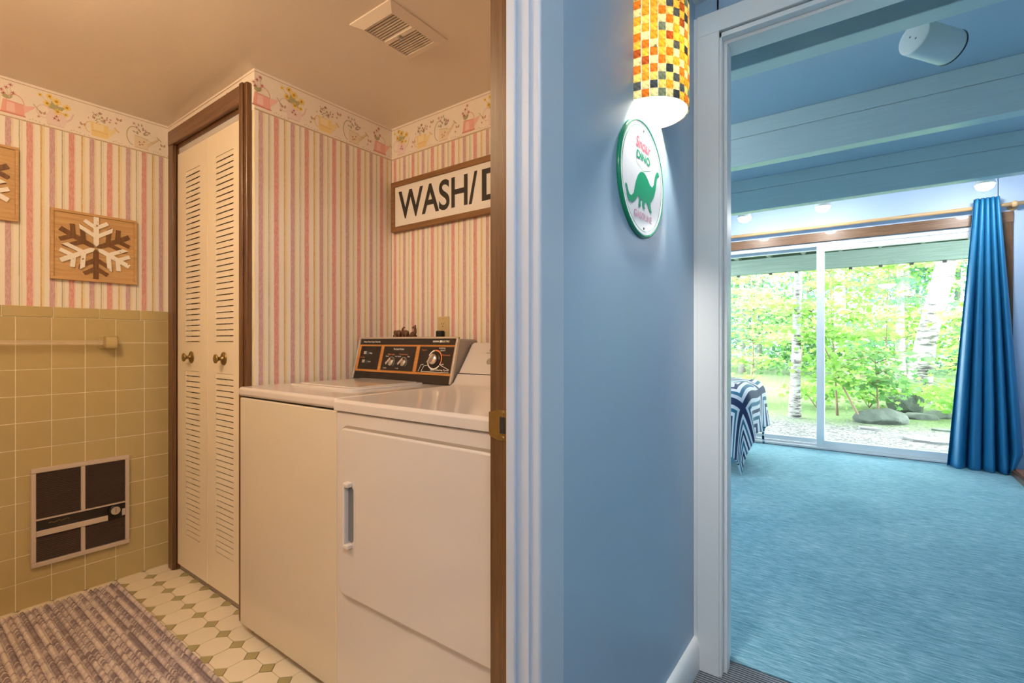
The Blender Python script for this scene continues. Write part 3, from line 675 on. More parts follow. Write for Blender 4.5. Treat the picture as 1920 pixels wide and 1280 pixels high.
MB().prism([(-.021, -.004), (.021, -.004), (.021, .004), (-.021, .004)], (o_, ax, bx, CF[3]), .018, .031).build('dial_grip', M['silver'], kn, bev=.001)
ct('Extra Cleaning Cycles', .80, .265, .16, .045, par=pans[2], offset=.008); ct('NORMAL', .845, .745, .06, .03, par=pans[2]); ct('HEAVY', .86, .695, .045, .03, par=pans[2])
ct('Regular', .69, .70, .05, .03, 'orange_print', pans[2]); ct('Permanent', .885, .60, .07, .03, 'orange_print', pans[2]); ct('Soak', .872, .40, .04, .03, par=pans[2])
mb = MB()
for (a, b), (e, f) in (((.73, .40), (.705, .39)), ((.705, .39), (.69, .245)), ((.775, .385), (.735, .37)), ((.735, .37), (.715, .245)), ((.87, .41), (.965, .30)), ((.715, .245), (.965, .245))):
    v0 = Vector((a * CW, b * CHt)); v1 = Vector((e * CW, f * CHt)); dn = (v1 - v0).normalized(); nn = Vector((-dn.y, dn.x)) * .0008
    mb.flat([v0 + nn, v0 - nn, v1 - nn, v1 + nn], CF, .0019)
mb.build('panel_lines', M['white_print'], pans[2])

# ---- dryer
DX0, DX1, DF = -1.3045, -.602, .868
d_ = thing('tumble_dryer', ((DX0 + DX1) / 2, 1.2, 0), 'white front-loading tumble dryer with tall recessed handle on its door', 'dryer')
MB().box(DX0 + .003, DX1 - .003, DF + .004, 1.57, .02, .900).build('cabinet', M['white_enamel'], d_, bev=.006, seg=3)
MB().prism([(DF - .003, .902), (DF - .003, .928), (DF + .006, .936), (1.37, .940), (1.39, .950), (1.415, .984), (1.42, .984), (1.50, 1.098), (1.515, 1.105), (1.57, 1.105), (1.57, .902)], FS, DX0, DX1).build('top_and_console', M['white_enamel'], d_, bev=.003, seg=3)
MB().box(DX0 + .0005, DX1 - .0005, 1.414, 1.55, .9835, .986).build('console_seam', M['dark_gap'], d_)
MB().box(DX0 + .006, DX1 - .006, DF + .008, 1.5, .896, .9035).build('top_gap', M['dark_gap'], d_)
FF = ((0, DF + .004, 0), (1, 0, 0), (0, 0, 1), (0, -1, 0))
MB().prism(rrect(-1.276, -.63, .362, .862, .035), FF, .0, .0012).build('door_gap', M['console_grey'], d_)
dd = MB().prism(rrect(-1.271, -.634, .367, .856, .032), FF, .0008, .016).build('door', M['white_enamel'], d_, bev=.006, seg=4)
hx = -1.2055
hd = MB().prism(rrect(hx - .016, hx + .020, .520, .700, .012), FF, .0155, .0175).build('handle', M['white_enamel'], dd, bev=.001)
MB().box(hx - .018, hx - .0085, DF - .03, DF - .010, .515, .705).build('handle_bar', M['white_enamel'], hd, bev=.006, seg=3)
MB().box(hx - .016, hx + .008, DF - .03, DF - .010, .690, .705).build('handle_end', M['white_enamel'], hd, bev=.005, seg=3)
MB().box(hx - .016, hx + .008, DF - .03, DF - .010, .515, .528).build('handle_end', M['white_enamel'], hd, bev=.004, seg=3)
MB().prism(rrect(hx - .009, hx + .014, .532, .690, .009), FF, .017, .0182).build('grip_recess', M['grey_blue_plastic'], hd)
DB = Vector((DX0, 1.42, .984)); DT = Vector((DX0, 1.50, 1.098)); du = (DT - DB); DH = du.length; du.normalize(); DFm = (DB, Vector((1, 0, 0)), du, Vector((1, 0, 0)).cross(du))
MB().lathe([(.0135, -.002), (.0135, .003), (.010, .004), (.009, .002), (.006, .002), (.004, .006), (0, .0065)], (DB + Vector((1, 0, 0)) * .130 + du * .06, DFm[1], DFm[2], DFm[3]), 24).build('start_button', M['console_grey'], d_, smooth=True)
text('lettering', 'START', DFm, .105, .107, .045, .009, M['black_print'], d_, d=.0006); text('lettering', 'PUSH TO START', DFm, .096, .095, .062, .006, M['black_print'], d_, d=.0006)

# ---- carved animals on the washer console
def animal(x, y, kind, label):
    z = 1.1215; a = thing('carved_figurine', (x, y, z), label, 'figurine', 'carved animals on the washer console')
    mb = MB(); s = .9
    if kind < 2:
        mb.ell((x + .002, y, z + .026), (.019, .015, .015)); mb.ell((x - .014, y - .004, z + .029), (.0115, .011, .0115))
        for dx in (-.009, .012):
            for dy in (-.007, .007): mb.tube([(x + dx, y + dy, z), (x + dx, y + dy, z + .022)], [.0062, .0055], 8)
        mb.ell((x - .012, y - .013, z + .03), (.008, .003, .009)); mb.ell((x - .012, y + .007, z + .03), (.008, .003, .009))
        t0 = [(x - .022, y - .004, z + .026), (x - .028, y - .005, z + .016), (x - .026, y - .006, z + .006)] if kind == 0 else [(x - .018, y - .004, z + .032), (x - .010, y - .006, z + .046), (x - .003, y - .006, z + .054), (x + .003, y - .006, z + .050)]
        mb.tube(t0, [.0058, .0045, .0035, .003][:len(t0)], 8)
    else:
        mb.ell((x - .003, y, z + .020), (.016, .012, .013)); mb.tube([(x + .008, y, z + .024), (x + .012, y, z + .038), (x + .010, y, z + .05)], [.0095, .007, .006], 10)
        mb.ell((x + .006, y, z + .052), (.0095, .006, .0065)); mb.ell((x + .013, y, z + .059), (.004, .003, .005)); mb.ell((x - .003, y, z + .051), (.005, .0045, .0045))
        for dx in (-.012, .008):
            for dy in (-.007, .007): mb.tube([(x + dx, y + dy, z), (x + dx, y + dy, z + .018)], [.006, .0055], 8)
    o = mb.build('body', M['figurine'], a, smooth=True)
    r = o.modifiers.new('fuse', 'REMESH'); r.mode = 'VOXEL'; r.voxel_size = .0016; r.use_smooth_shade = True
animal(-1.752, 1.50, 0, 'leftmost brown carved elephant figurine on the washer console')
animal(-1.705, 1.50, 1, 'middle brown carved elephant figurine with raised trunk on the console')
animal(-1.652, 1.50, 2, 'rightmost carved figurine with an upright neck, nearest the outlet')

# ---- outlet
ou = thing('wall_outlet', (-1.589, YB, 1.165), 'beige duplex wall outlet with a black plug above the washer', 'outlet')
FB = ((0, YB, 0), (1, 0, 0), (0, 0, 1), (0, -1, 0))
MB().prism(rrect(-1.625, -1.553, 1.108, 1.225, .004), FB, -.001, .006).build('cover_plate', M['beige_plastic'], ou, bev=.002)
for zz in (1.187, 1.146):
    re = MB().prism(rrect(-1.606, -1.572, zz - .017, zz + .017, .008), FB, .005, .0075).build('receptacle', M['beige_plastic'], ou)
    for dx in (-.0065, .0065): MB().prism([(-1.589 + dx - .0012, zz + .001), (-1.589 + dx + .0012, zz + .001), (-1.589 + dx + .0012, zz + .009), (-1.589 + dx - .0012, zz + .009)], FB, .0072, .0079).build('slot', M['dark_gap'], re)
    MB().prism(circ(-1.589, zz - .007, .0028, 10), FB, .0072, .0079).build('slot', M['dark_gap'], re)
MB().prism(circ(-1.589, 1.215, .0025, 10), FB, .0055, .0068).build('screw', M['brass'], ou)
pl = tag(MB().box(-1.610, -1.574, YB - .034, YB - .0085, 1.126, 1.160).build('power_plug', M['dark_gap'], bev=.005), 'black power plug in the lower socket of the outlet', 'plug')
MB().tube([(-1.592, YB - .03, 1.13), (-1.592, YB - .045, 1.10), (-1.592, YB - .05, 1.05), (-1.592, YB - .03, .90)], .004, 8).build('cord', M['dark_gap'], pl, smooth=True)

# ---- WASH/DRY sign
sg = thing('framed_sign', (-1.43, YB, 1.655), 'white wash and dry sign with bold black letters in a walnut frame', 'sign')
SX0, SX1 = -1.932, -.905
MB().box(SX0 + .012, SX1 - .012, 1.612, YB - .001, 1.668, 1.888).build('board', M['sign_white'], sg)
for nm, bx_ in (('top_rail', (SX0, SX1, 1.604, YB - .001, 1.877, 1.902)), ('bottom_rail', (SX0, SX1, 1.604, YB - .001, 1.654, 1.679)), ('left_stile', (SX0, SX0 + .024, 1.604, YB - .001, 1.679, 1.877)), ('right_stile', (SX1 - .024, SX1, 1.604, YB - .001, 1.679, 1.877))):
    MB().box(*bx_).build(nm, M['sign_wood'], sg, bev=.002)
text('lettering', 'WASH/', ((0, 1.612, 0), (1, 0, 0), (0, 0, 1), (0, -1, 0)), -1.882, 1.712, .512, .140, M['black_print'], sg, d=.0008, offset=.018)
text('lettering', 'DRY', ((0, 1.612, 0), (1, 0, 0), (0, 0, 1), (0, -1, 0)), -1.345, 1.714, .375, .136, M['black_print'], sg, d=.0008, offset=.018)

# ---- snowflake plaques
def plaque(cy, cz, label):
    x = XL; p = thing('snowflake_plaque', (x, cy, cz), label, 'wall plaque', 'snowflake plaques on the striped wall')
    F = ((x, cy, cz), (0, 1, 0), (0, 0, 1), (1, 0, 0)); H = .152
    MB().prism([(-H + .004, -H + .004), (H - .004, -H + .004), (H - .004, H - .004), (-H + .004, H - .004)], F, .001, .014).build('board', M['plaque_wood'], p)
    for a0, a1, b0, b1 in ((-H, H, H - .011, H), (-H, H, -H, -H + .011), (-H, -H + .011, -H + .011, H - .011), (H - .011, H, -H + .011, H - .011)):
        MB().prism([(a0, b0), (a1, b0), (a1, b1), (a0, b1)], F, .001, .021).build('frame_rail', M['plaque_wood'], p, bev=.0015)
    for k in range(6):
        ang = PI / 2 + k * PI / 3; white = k % 2 == 0
        A = Vector((0, math.cos(ang), math.sin(ang))); B = Vector((0, -math.sin(ang), math.cos(ang))); Fk = (Vector((x, cy, cz)), A, B, Vector((1, 0, 0)))
        mb = MB(); wv = .0095; dt = .022 if white else .0195; L0 = .140
        mb.prism([(.006, 0), (.018, wv), (L0, wv), (L0, -wv), (.018, -wv)], Fk, .013, dt)
        for r0, ln in ((.050, .064), (.090, .050)):
            for sg_ in (-1, 1):
                th = math.radians(56) * sg_; e = Vector((math.cos(th), math.sin(th))); nn = Vector((-e.y, e.x)) * .0082
                s0 = Vector((r0, 0)); s1 = s0 + e * ln
                q0 = s1 + nn; q1 = s1 - nn
                if r0 < .06:
                    if sg_ > 0: q1 = q1 + e * .014
                    else: q0 = q0 + e * .014
                pts = [s0 + nn, s0 - nn, q1, q0]
                mb.prism([tuple(v) for v in pts], Fk, .013, dt - .0003)
        mb.build('snowflake_arm', M['chipped_white'] if white else M['plaque_dark'], p)
    return p
plaque(.659, 1.5315, 'square wooden snowflake plaque hanging above the towel bar')
plaque(.259, 1.752, 'wooden snowflake plaque hanging higher, cut by the left picture edge')

# ---- towel bar
tb = thing('towel_bar', (XL, .4, 1.105), 'clear acrylic towel bar in olive ceramic brackets on the tile wall', 'towel bar')
for yy in (.705, .085):
    mb = MB(); mb.box(XL + .008, XL + .016, yy - .034, yy + .034, 1.075, 1.138)
    mb.build('bracket_plate', M['wall_tile'], tb, bev=.004)
    mb = MB(); F = ((0, yy, 0), (1, 0, 0), (0, 0, 1), (0, 1, 0))
    mb.prism([(XL + .012, 1.080), (XL + .060, 1.078), (XL + .066, 1.088), (XL + .066, 1.120), (XL + .058, 1.132), (XL + .012, 1.134)], F, -.021, .021)
    mb.build('bracket', M['wall_tile'], tb, bev=.005, seg=3)
MB().prism(rrect(XL + .036, XL + .056, 1.094, 1.116, .004, 3), ((0, 0, 0), (1, 0, 0), (0, 0, 1), (0, 1, 0)), .085, .70).build('bar', M['acrylic'], tb, smooth=False)

# ---- wall heater
ht = thing('wall_heater', (XL, .613, .37), 'electric wall heater with dark louvred grille set in the olive tiles', 'heater')
F = ((XL + .0085, 0, 0), (0, 1, 0), (0, 0, 1), (1, 0, 0)); a0, a1, b0, b1 = .446, .781, .162, .577
MB().prism([(a0 + .006, b0 + .006), (a1 - .006, b0 + .006), (a1 - .006, b1 - .006), (a0 + .006, b1 - .006)], F, -.002, .003).build('back_box', M['heater_dark'], ht)
for c in ((a0, a1, b1 - .02, b1), (a0, a1, b0, b0 + .02), (a0, a0 + .016, b0 + .02, b1 - .02), (a1 - .016, a1, b0 + .02, b1 - .02)):
    MB().prism([(c[0], c[2]), (c[1], c[2]), (c[1], c[3]), (c[0], c[3])], F, 0, .017).build('frame_rail', M['heater_metal'], ht, bev=.003)
for c in ((.606, .621, .362, b1 - .02), (.606, .621, b0 + .02, .288)):
    MB().prism([(c[0], c[2]), (c[1], c[2]), (c[1], c[3]), (c[0], c[3])], F, .004, .013).build('centre_mullion', M['heater_metal'], ht)
for ya_, yb_ in ((a0 + .016, .606), (.621, a1 - .016)):
    for za_, zb_ in ((.362, b1 - .02), (b0 + .02, .288)):
        mb = MB(); k = int((zb_ - za_) / .0072)
        for i in range(k):
            zc = za_ + (zb_ - za_) * (i + .5) / k
            mb.obox(Matrix.Translation((XL + .0185, (ya_ + yb_) / 2, zc)) @ Matrix.Rotation(math.radians(35), 4, 'Y'), .0035, (yb_ - ya_) / 2 + .003, .0006)
        o = mb.build('grille_louvres', M['heater_slat'], ht); o['kind'] = 'stuff'
bd = MB().prism([(a0 + .014, .288), (a1 - .014, .288), (a1 - .014, .362), (a0 + .014, .362)], F, .005, .012).build('control_band', M['black_gloss'], ht)
MB().prism([(a0 + .016, .290), (.70, .290), (.70, .314), (a0 + .016, .314)], F, .011, .019).build('band_ledge', M['heater_metal'], bd, bev=.002)
MB().prism([(a0 + .014, .357), (a1 - .014, .357), (a1 - .014, .363), (a0 + .014, .363)], F, .011, .016).build('band_top_strip', M['heater_metal'], bd)
MB().prism([(.752, .300), (.764, .300), (.764, .330), (.752, .330)], F, .011, .018).build('band_tab', M['heater_metal'], bd)
kb = MB().lathe([(.026, .011), (.026, .020), (.022, .024), (.0, .0245)], (Vector((XL + .0085, .726, .330)), Vector((0, 1, 0)), Vector((0, 0, 1)), Vector((1, 0, 0))), 26).build('thermostat_knob', M['black_gloss'], bd, smooth=True)
MB().lathe([(.018, .024), (.017, .029), (0, .030)], (Vector((XL + .0085, .726, .330)), Vector((0, 1, 0)), Vector((0, 0, 1)), Vector((1, 0, 0))), 24).build('knob_face', M['silver'], kb)
MB().prism([(.725, .322), (.727, .322), (.727, .345), (.725, .345)], F, .0295, .031).build('knob_pointer', M['brown_wood'], kb)
MB().tube([(XL + .022, .50 + .0085 * i, .338 + .003 * math.sin(i * 2.1) + .0016 * i * .3) for i in range(9)], .0007, 4).build('script_badge', M['brass'], bd)

# ---- ceiling vent
vt = thing('ceiling_vent', (-1.317, 1.132, ZC), 'square slatted exhaust vent on the laundry ceiling', 'vent')
vx0, vx1, vy0, vy1 = -1.423, -1.212, 1.005, 1.262; zo, zi = ZC + .0005, ZC - .016
ix0, ix1, iy0, iy1 = vx0 + .034, vx1 - .034, vy0 + .034, vy1 - .034
for vs in (((vx0, vy0), (vx1, vy0), (ix1, iy0), (ix0, iy0)), ((vx1, vy0), (vx1, vy1), (ix1, iy1), (ix1, iy0)), ((vx1, vy1), (vx0, vy1), (ix0, iy1), (ix1, iy1)), ((vx0, vy1), (vx0, vy0), (ix0, iy0), (ix0, iy1))):
    zz = [ZC - .004, ZC - .004, zi, zi]
    mb = MB(); mb.add([(a, b, z) for (a, b), z in zip(vs, zz)] + [(a, b, zo) for (a, b) in vs], [(0, 1, 2, 3), (7, 6, 5, 4), (0, 4, 5, 1), (1, 5, 6, 2), (2, 6, 7, 3), (3, 7, 4, 0)])
    mb.build('sloped_frame_side', M['laundry_ceiling'], vt)
MB().box(ix0, ix1, iy0, iy1, ZC - .002, ZC).build('duct_plate', M['heater_dark'], vt)
for yy in np.linspace(iy0 + .008, iy1 - .008, 17):
    if abs(yy - (iy0 + iy1) / 2) < .006: continue
    MB().box(ix0 - .001, ix1 + .001, yy - .0026, yy + .0026, ZC - .012, ZC - .0025).build('slat', M['laundry_ceiling'], vt)
MB().box(ix0, ix1, (iy0 + iy1) / 2 - .008, (iy0 + iy1) / 2 + .008, ZC - .0165, ZC - .003).build('centre_bar', M['laundry_ceiling'], vt)
MB().lathe([(.0075, 0), (.0075, .006), (.004, .010), (0, .010)], ((-1.317, (iy0 + iy1) / 2, ZC - .016), (1, 0, 0), (0, -1, 0), (0, 0, -1)), 12).build('centre_nut', M['console_grey'], vt)

# ---- laundry ceiling lamp (just above the picture)
LPX, LPY = -1.55, -.08
lm = thing('ceiling_lamp', (LPX, LPY, ZC), 'frosted globe ceiling lamp lighting the laundry room from above', 'lamp')
FZ = ((LPX, LPY, ZC), (1, 0, 0), (0, -1, 0), (0, 0, -1))
MB().lathe([(.075, 0), (.075, .014), (.045, .03), (.042, .05)], FZ, 32).build('lamp_base', M['brass'], lm, smooth=True)
MB().lathe([(.04, .046), (.075, .062), (.098, .09), (.105, .125), (.098, .16), (.07, .195), (.03, .212), (0, .215)], FZ, 32, cap=False).build('glass_globe', emit('warm_lamp_glow', (1, .72, .44), LAUNDRY_LAMP), lm, smooth=True)

# ---- woven rug
RX0, RX1, RY0, RY1 = -2.775, -1.40, -.12, .728
nr = 47; nb = 140; su = 7; sv = 6
xs = np.linspace(0, 1, nb * sv + 1); yr = np.linspace(0, 1, nr * su + 1)
U, V = np.meshgrid(xs, yr)
px = RX0 + (RX1 - RX0) * U; py = RY0 + (RY1 - RY0) * V - .012 * U * V
ridge = np.floor(V * nr - 1e-9); ph = (ridge % 2) * .5
cyc = U * nb + ph + .25 * np.sin(ridge * 2.3)
bz = np.abs(np.sin(PI * (cyc + .9 * (V * nr - ridge)))); hgt = .003 + .012 * np.abs(np.sin(PI * V * nr)) ** .7 * (.45 + .55 * bz ** .6)
edge = np.minimum(np.minimum(V, 1 - V) * nr, np.minimum(U, 1 - U) * nb); hgt = np.where(edge < .02, .001, hgt)
vs = np.stack([px, py, hgt], -1).reshape(-1, 3); nx_ = len(xs); ny_ = len(yr)
ii, jj = np.meshgrid(np.arange(nx_ - 1), np.arange(ny_ - 1)); q_ = (jj * nx_ + ii).ravel(); faces = np.stack([q_, q_ + 1, q_ + nx_ + 1, q_ + nx_], -1)
me = bpy.data.meshes.new('woven_rug'); me.from_pydata(vs.tolist(), [], faces.tolist()); me.materials.append(M['yarn'])
me.polygons.foreach_set('use_smooth', [True] * len(me.polygons))
bump_id = np.floor(cyc + .9 * (V * nr - ridge)).astype(int); rr = ridge.astype(int)
tab = rng.random((nr + 2, nb + 6)); slow = np.array([np.convolve(rng.random(nb + 30), np.ones(9) / 9, 'same')[:nb + 6] for _ in range(nr + 2)])
base_r = np.array([.15, .75, .35, .62, .2, .8, .3, .55])[np.arange(nr + 2) % 8]
bi = np.clip(bump_id, 0, nb + 5); ri = np.clip(rr, 0, nr)
sel = np.clip(base_r[ri] + (tab[ri, bi] - .5) * .95 + (slow[ri, bi] - .5) * 1.2, 0, .999)
pal = np.array([(.70, .60, .53), (.54, .45, .42), (.37, .30, .295), (.24, .19, .195)])
c3 = pal[(sel * 4).astype(int)] * (.9 + .2 * tab[ri, bi])[..., None]
at = me.color_attributes.new('Col', 'FLOAT_COLOR', 'POINT'); at.data.foreach_set('color', np.concatenate([c3, np.ones(U.shape + (1,))], -1).ravel())
rug = put('woven_rug', me); tag(rug, 'chunky braided bath rug in beige and brown on the tiled floor', 'rug')

# ================================================================ HALL THINGS
# ---- mosaic wall sconce
SY, SZ0, SR = 1.2785, 1.722, .104
sc = thing('wall_sconce', (XH, SY, SZ0), 'lit half-round wall lamp with amber and grey mosaic glass shade', 'lamp')
def tile_mat(name, col, tr):
    m, nt, b = new_mat(name)
    f = noise(nt, 130, 4, rough=.7)
    c = ramp(nt, f, [(.28, tuple(x * .45 for x in col)), (.5, col), (.75, tuple(min(1, x * 1.35 + .05) for x in col))])
    L(nt, c, b.inputs['Base Color']); b.inputs['Roughness'].default_value = .15
    t = nt.nodes.new('ShaderNodeBsdfTranslucent'); L(nt, c, t.inputs[0])
    x = nt.nodes.new('ShaderNodeMixShader'); x.inputs[0].default_value = tr
    L(nt, b.outputs[0], x.inputs[1]); L(nt, t.outputs[0], x.inputs[2]); L(nt, x.outputs[0], nt.nodes['Material Output'].inputs[0]); return m
light_t = [tile_mat('mosaic_cream', (.95, .88, .62), .8), tile_mat('mosaic_pale_yellow', (.95, .80, .40), .8), tile_mat('mosaic_honey', (.92, .64, .20), .75)]
dark_t = [tile_mat('mosaic_amber', (.90, .56, .12), .7), tile_mat('mosaic_orange', (.82, .38, .07), .65), tile_mat('mosaic_rust', (.60, .24, .07), .6), tile_mat('mosaic_slate', (.30, .30, .29), .45), tile_mat('mosaic_sage', (.46, .50, .38), .5), tile_mat('mosaic_charcoal', (.18, .19, .19), .4)]
nc, nrw = 16, 15; ang = PI / nc; th_ = .0205
wdt = 2 * SR * math.sin(ang / 2) / 2 - .0009
tms = {}
for grp in (light_t, dark_t):
    for mt in grp: tms[mt.name] = MB().box(-.0014, .0014, -wdt, wdt, -th_ / 2 + .0008, th_ / 2 - .0008).mesh('mosaic_tile', mt)
liner_m = tile_mat('shade_liner', (.92, .88, .78), .6)
sh = MB(); k = 32
ins = [(SR - .0025) * 1, SR - .0040]
vs = []; fs = []
for r in ins:
    for z in (SZ0, SZ0 + nrw * th_):
        for i in range(k + 1):
            a = -PI / 2 + PI * i / k; vs.append((XH + r * math.cos(a), SY + r * math.sin(a), z))
n1 = k + 1
for i in range(k):
    fs += [(i, i + 1, n1 + i + 1, n1 + i), (2 * n1 + i + 1, 2 * n1 + i, 3 * n1 + i, 3 * n1 + i + 1), (i + 1, i, 2 * n1 + i, 2 * n1 + i + 1), (n1 + i, n1 + i + 1, 3 * n1 + i + 1, 3 * n1 + i)]
shade = MB().add(vs, fs).build('shade', liner_m, sc, smooth=False)
rs = random.Random(21)
for i in range(nc):
    a = -PI / 2 + ang * (i + .5)
    for j in range(nrw):
        z = SZ0 + th_ * (j + .5); low = j < 3 or j > 9
        if (i + j) % 2 == 0: mt = rs.choices(light_t, (5, 4, 3))[0]
        else: mt = rs.choices(dark_t, (4, 3, 2, 4, 3, 2) if low else (6, 3, 2, 1, 1.2, .4))[0]
        o = put('mosaic_tile', tms[mt.name], shade)
        o.matrix_basis = Matrix.Translation((XH + (SR - .0008) * math.cos(a), SY + (SR - .0008) * math.sin(a), z)) @ Matrix.Rotation(a, 4, 'Z')
MB().box(XH, XH + .010, SY - .045, SY + .045, SZ0 + .09, SZ0 + .22).build('wall_plate', M['white_trim'], sc, bev=.003)
MB().tube([(XH + .008, SY, SZ0 + .20), (XH + .05, SY, SZ0 + .20), (XH + .052, SY, SZ0 + .175)], .012, 12).build('lamp_holder', M['white_trim'], sc, smooth=True)
MB().ell((XH + .052, SY, SZ0 + .135), (.026, .026, .036), 16, 10).build('bulb', emit('sconce_bulb_glow', (1, .93, .82), SCONCE_BULB), sc, smooth=True)
MB().lathe([(.004, 0), (.003, .002), (0, .0025)], ((XH + (SR + .001) * math.cos(-1.05), SY + (SR + .001) * math.sin(-1.05), SZ0 + .124), (math.sin(1.05), math.cos(1.05), 0), (0, 0, 1), (math.cos(-1.05), math.sin(-1.05), 0)), 10).build('shade_screw', M['brass'], sc)

# ---- round dinosaur sign
RS = .152; RC = (XH, 1.2235, 1.5325)
M['sign_green'] = plain('green_enamel', (.01, .27, .13), .22, var=.05)
M['sign_enamel'] = plain('white_enamel_sign', (.64, .66, .71), .2, var=.02, vscale=9)
M['sign_red'] = plain('faded_red_enamel', (.60, .10, .14), .3, var=.1, vscale=40)
M['sign_faded'] = plain('faded_purple_enamel', (.46, .18, .28), .3, var=.2, vscale=40)
rsn = thing('round_sign', RC, 'round white enamel sign with green rim and green dinosaur under the lamp', 'sign')
FR = (Vector(RC), Vector((0, 1, 0)), Vector((0, 0, 1)), Vector((1, 0, 0)))
MB().lathe([(RS, 0), (RS + .001, .004), (RS - .0015, .0085), (RS - .005, .0098), (RS - .008, .0085)], FR, 64, cap=False).build('rim', M['sign_green'], rsn, smooth=True)
MB().lathe([(RS - .007, .002), (RS - .0075, .0084), (RS - .014, .0072), (0, .0072)], FR, 64).build('enamel_face', M['sign_enamel'], rsn)
def annulus(r0, r1, d, mat, nm, n=64):
    mb = MB()
    for i in range(n):
        a, b_ = 2 * PI * i / n, 2 * PI * (i + 1) / n
        mb.flat([(r0 * math.cos(a), r0 * math.sin(a)), (r1 * math.cos(a), r1 * math.sin(a)), (r1 * math.cos(b_), r1 * math.sin(b_)), (r0 * math.cos(b_), r0 * math.sin(b_))], FR, d)
    return mb.build(nm, M[mat], rsn)
annulus(RS - .018, RS - .0160, .0076, 'sign_green', 'inner_ring')
dino = [(-0.122, -0.0416), (-0.114, -0.0456), (-0.107, -0.0566), (-0.1, -0.0646), (-0.087, -0.0656), (-0.073, -0.0556), (-0.066, -0.0406), (-0.059, -0.0226), (-0.045, -0.0036), (-0.034, .005), (-0.023, 0.0104), (-.011, .0128), (0.0, 0.0124), (.012, .0085), (0.023, 0.0024), (0.039, -0.0086), (0.055, -0.0106), (0.068, -0.0006), (0.074, 0.0194), (0.084, 0.0354), (0.095, 0.0424), (0.106, 0.0414), (0.11, 0.0324), (0.1, 0.0304), (0.091, 0.0234), (0.086, 0.0044), (0.08, -0.0146), (0.068, -0.0326), (0.047, -0.0526), (0.041, -0.0546), (0.045, -0.0676), (0.053, -0.0816), (0.039, -0.0806), (0.027, -0.0716), (0.021, -0.0636), (0.013, -0.0616), (0.004, -0.0626), (-0.001, -0.0716), (0.004, -0.0806), (-0.011, -0.0816), (-0.017, -0.0726), (-0.015, -0.0596), (-0.023, -0.0596), (-0.028, -0.0696), (-0.025, -0.0796), (-0.04, -0.0836), (-0.041, -0.0726), (-0.037, -0.0576), (-0.045, -0.0556), (-0.059, -0.0686), (-0.08, -0.0806), (-0.1, -0.0816), (-0.11, -0.0756), (-0.114, -0.0656), (-0.118, -0.0546), (-0.125, -0.0476)]
me_ = MB().flat([(a + .0085, b + .005) for a, b in dino], FR, .0078)
o = me_.build('dinosaur_emblem', M['sign_green'], rsn)
bm = bmesh.new(); bm.from_mesh(o.data); bmesh.ops.triangulate(bm, faces=bm.faces, ngon_method='EAR_CLIP'); bm.to_mesh(o.data); bm.free()
shd = [(-0.062, 0.113), (0.062, 0.113), (0.048, 0.0334), (0.0, 0.0204), (-0.046, 0.0334)]
mb = MB()
for (a, b), (e, f) in zip(shd, shd[1:] + shd[:1]):
    v0, v1 = Vector((a, b)), Vector((e, f)); dn = (v1 - v0).normalized(); nn = Vector((-dn.y, dn.x)) * .0006
    mb.flat([v0 + nn, v0 - nn, v1 - nn, v1 + nn], FR, .0077)
mb.build('shield_outline', M['sign_green'], rsn)
text('lettering', 'Sinclair', FR, -.048, .073, .100, .029, M['sign_red'], rsn, d=.0078, shear=.25, offset=.022)
text('lettering', 'DINO', FR, -.044, .045, .092, .021, M['sign_green'], rsn, d=.0078, offset=.025)
text('lettering', 'GASOLINE', FR, -.062, -.107, .124, .0185, M['sign_faded'], rsn, d=.0078, offset=.025)
for zz in (.127, -.128): MB().lathe([(.0035, .007), (.003, .0085), (0, .009)], (Vector(RC) + Vector((0, .004, zz)), Vector((0, 1, 0)), Vector((0, 0, 1)), Vector((1, 0, 0))), 10).build('screw', M['dark_gap'], rsn)

# ---- hall fill lamp, added behind the camera to brighten the hallway
hl = thing('hall_fill_lamp', (.28, -.35, 2.262), 'added dome fill lamp on the hallway ceiling behind the viewer', 'lamp')
FZ = ((.28, -.35, 2.262), (1, 0, 0), (0, -1, 0), (0, 0, -1))
MB().lathe([(.165, 0), (.165, .018), (.15, .022)], FZ, 32).build('lamp_base', M['white_trim'], hl, smooth=True)
MB().lathe([(.15, .020), (.145, .045), (.12, .075), (.07, .095), (0, .10)], FZ, 32).build('fill_dome', emit('hall_fill_glow', (1.0, .97, .92), HALL_FILL), hl, smooth=True)

# ================================================================ BEDROOM
# ---- sliding glass door
w1 = bpy.data.objects.new('window_1', None); COL.objects.link(w1); w1.location = (-.4, YS, 0); struct(w1, 'white framed sliding glass door onto the woods')
GX0, GX1, GM = -1.70, .895, -.4045
def bx(nm, par, mat, *a, bev=.003): return MB().box(*a).build(nm, M[mat], par, bev=bev)
for a in ((GX0, GX1, YS + .005, YS + .135, 2.085, 2.130), (GX0, GX0 + .04, YS + .005, YS + .135, 0, 2.09), (GX1 - .04, GX1, YS + .005, YS + .135, 0, 2.09)): bx('frame', w1, 'white_frame', *a)
bx('sill_track', w1, 'white_frame', GX0, GX1, YS - .012, YS + .135, -.02, .030)
bx('sill_rail', w1, 'white_frame', GX0 + .04, GX1 - .04, YS + .05, YS + .06, .03, .05, bev=.001)
bx('sill_dark_edge', w1, 'grey_blue_plastic', GX0, GX1, YS - .016, YS - .012, -.02, .012, bev=0)
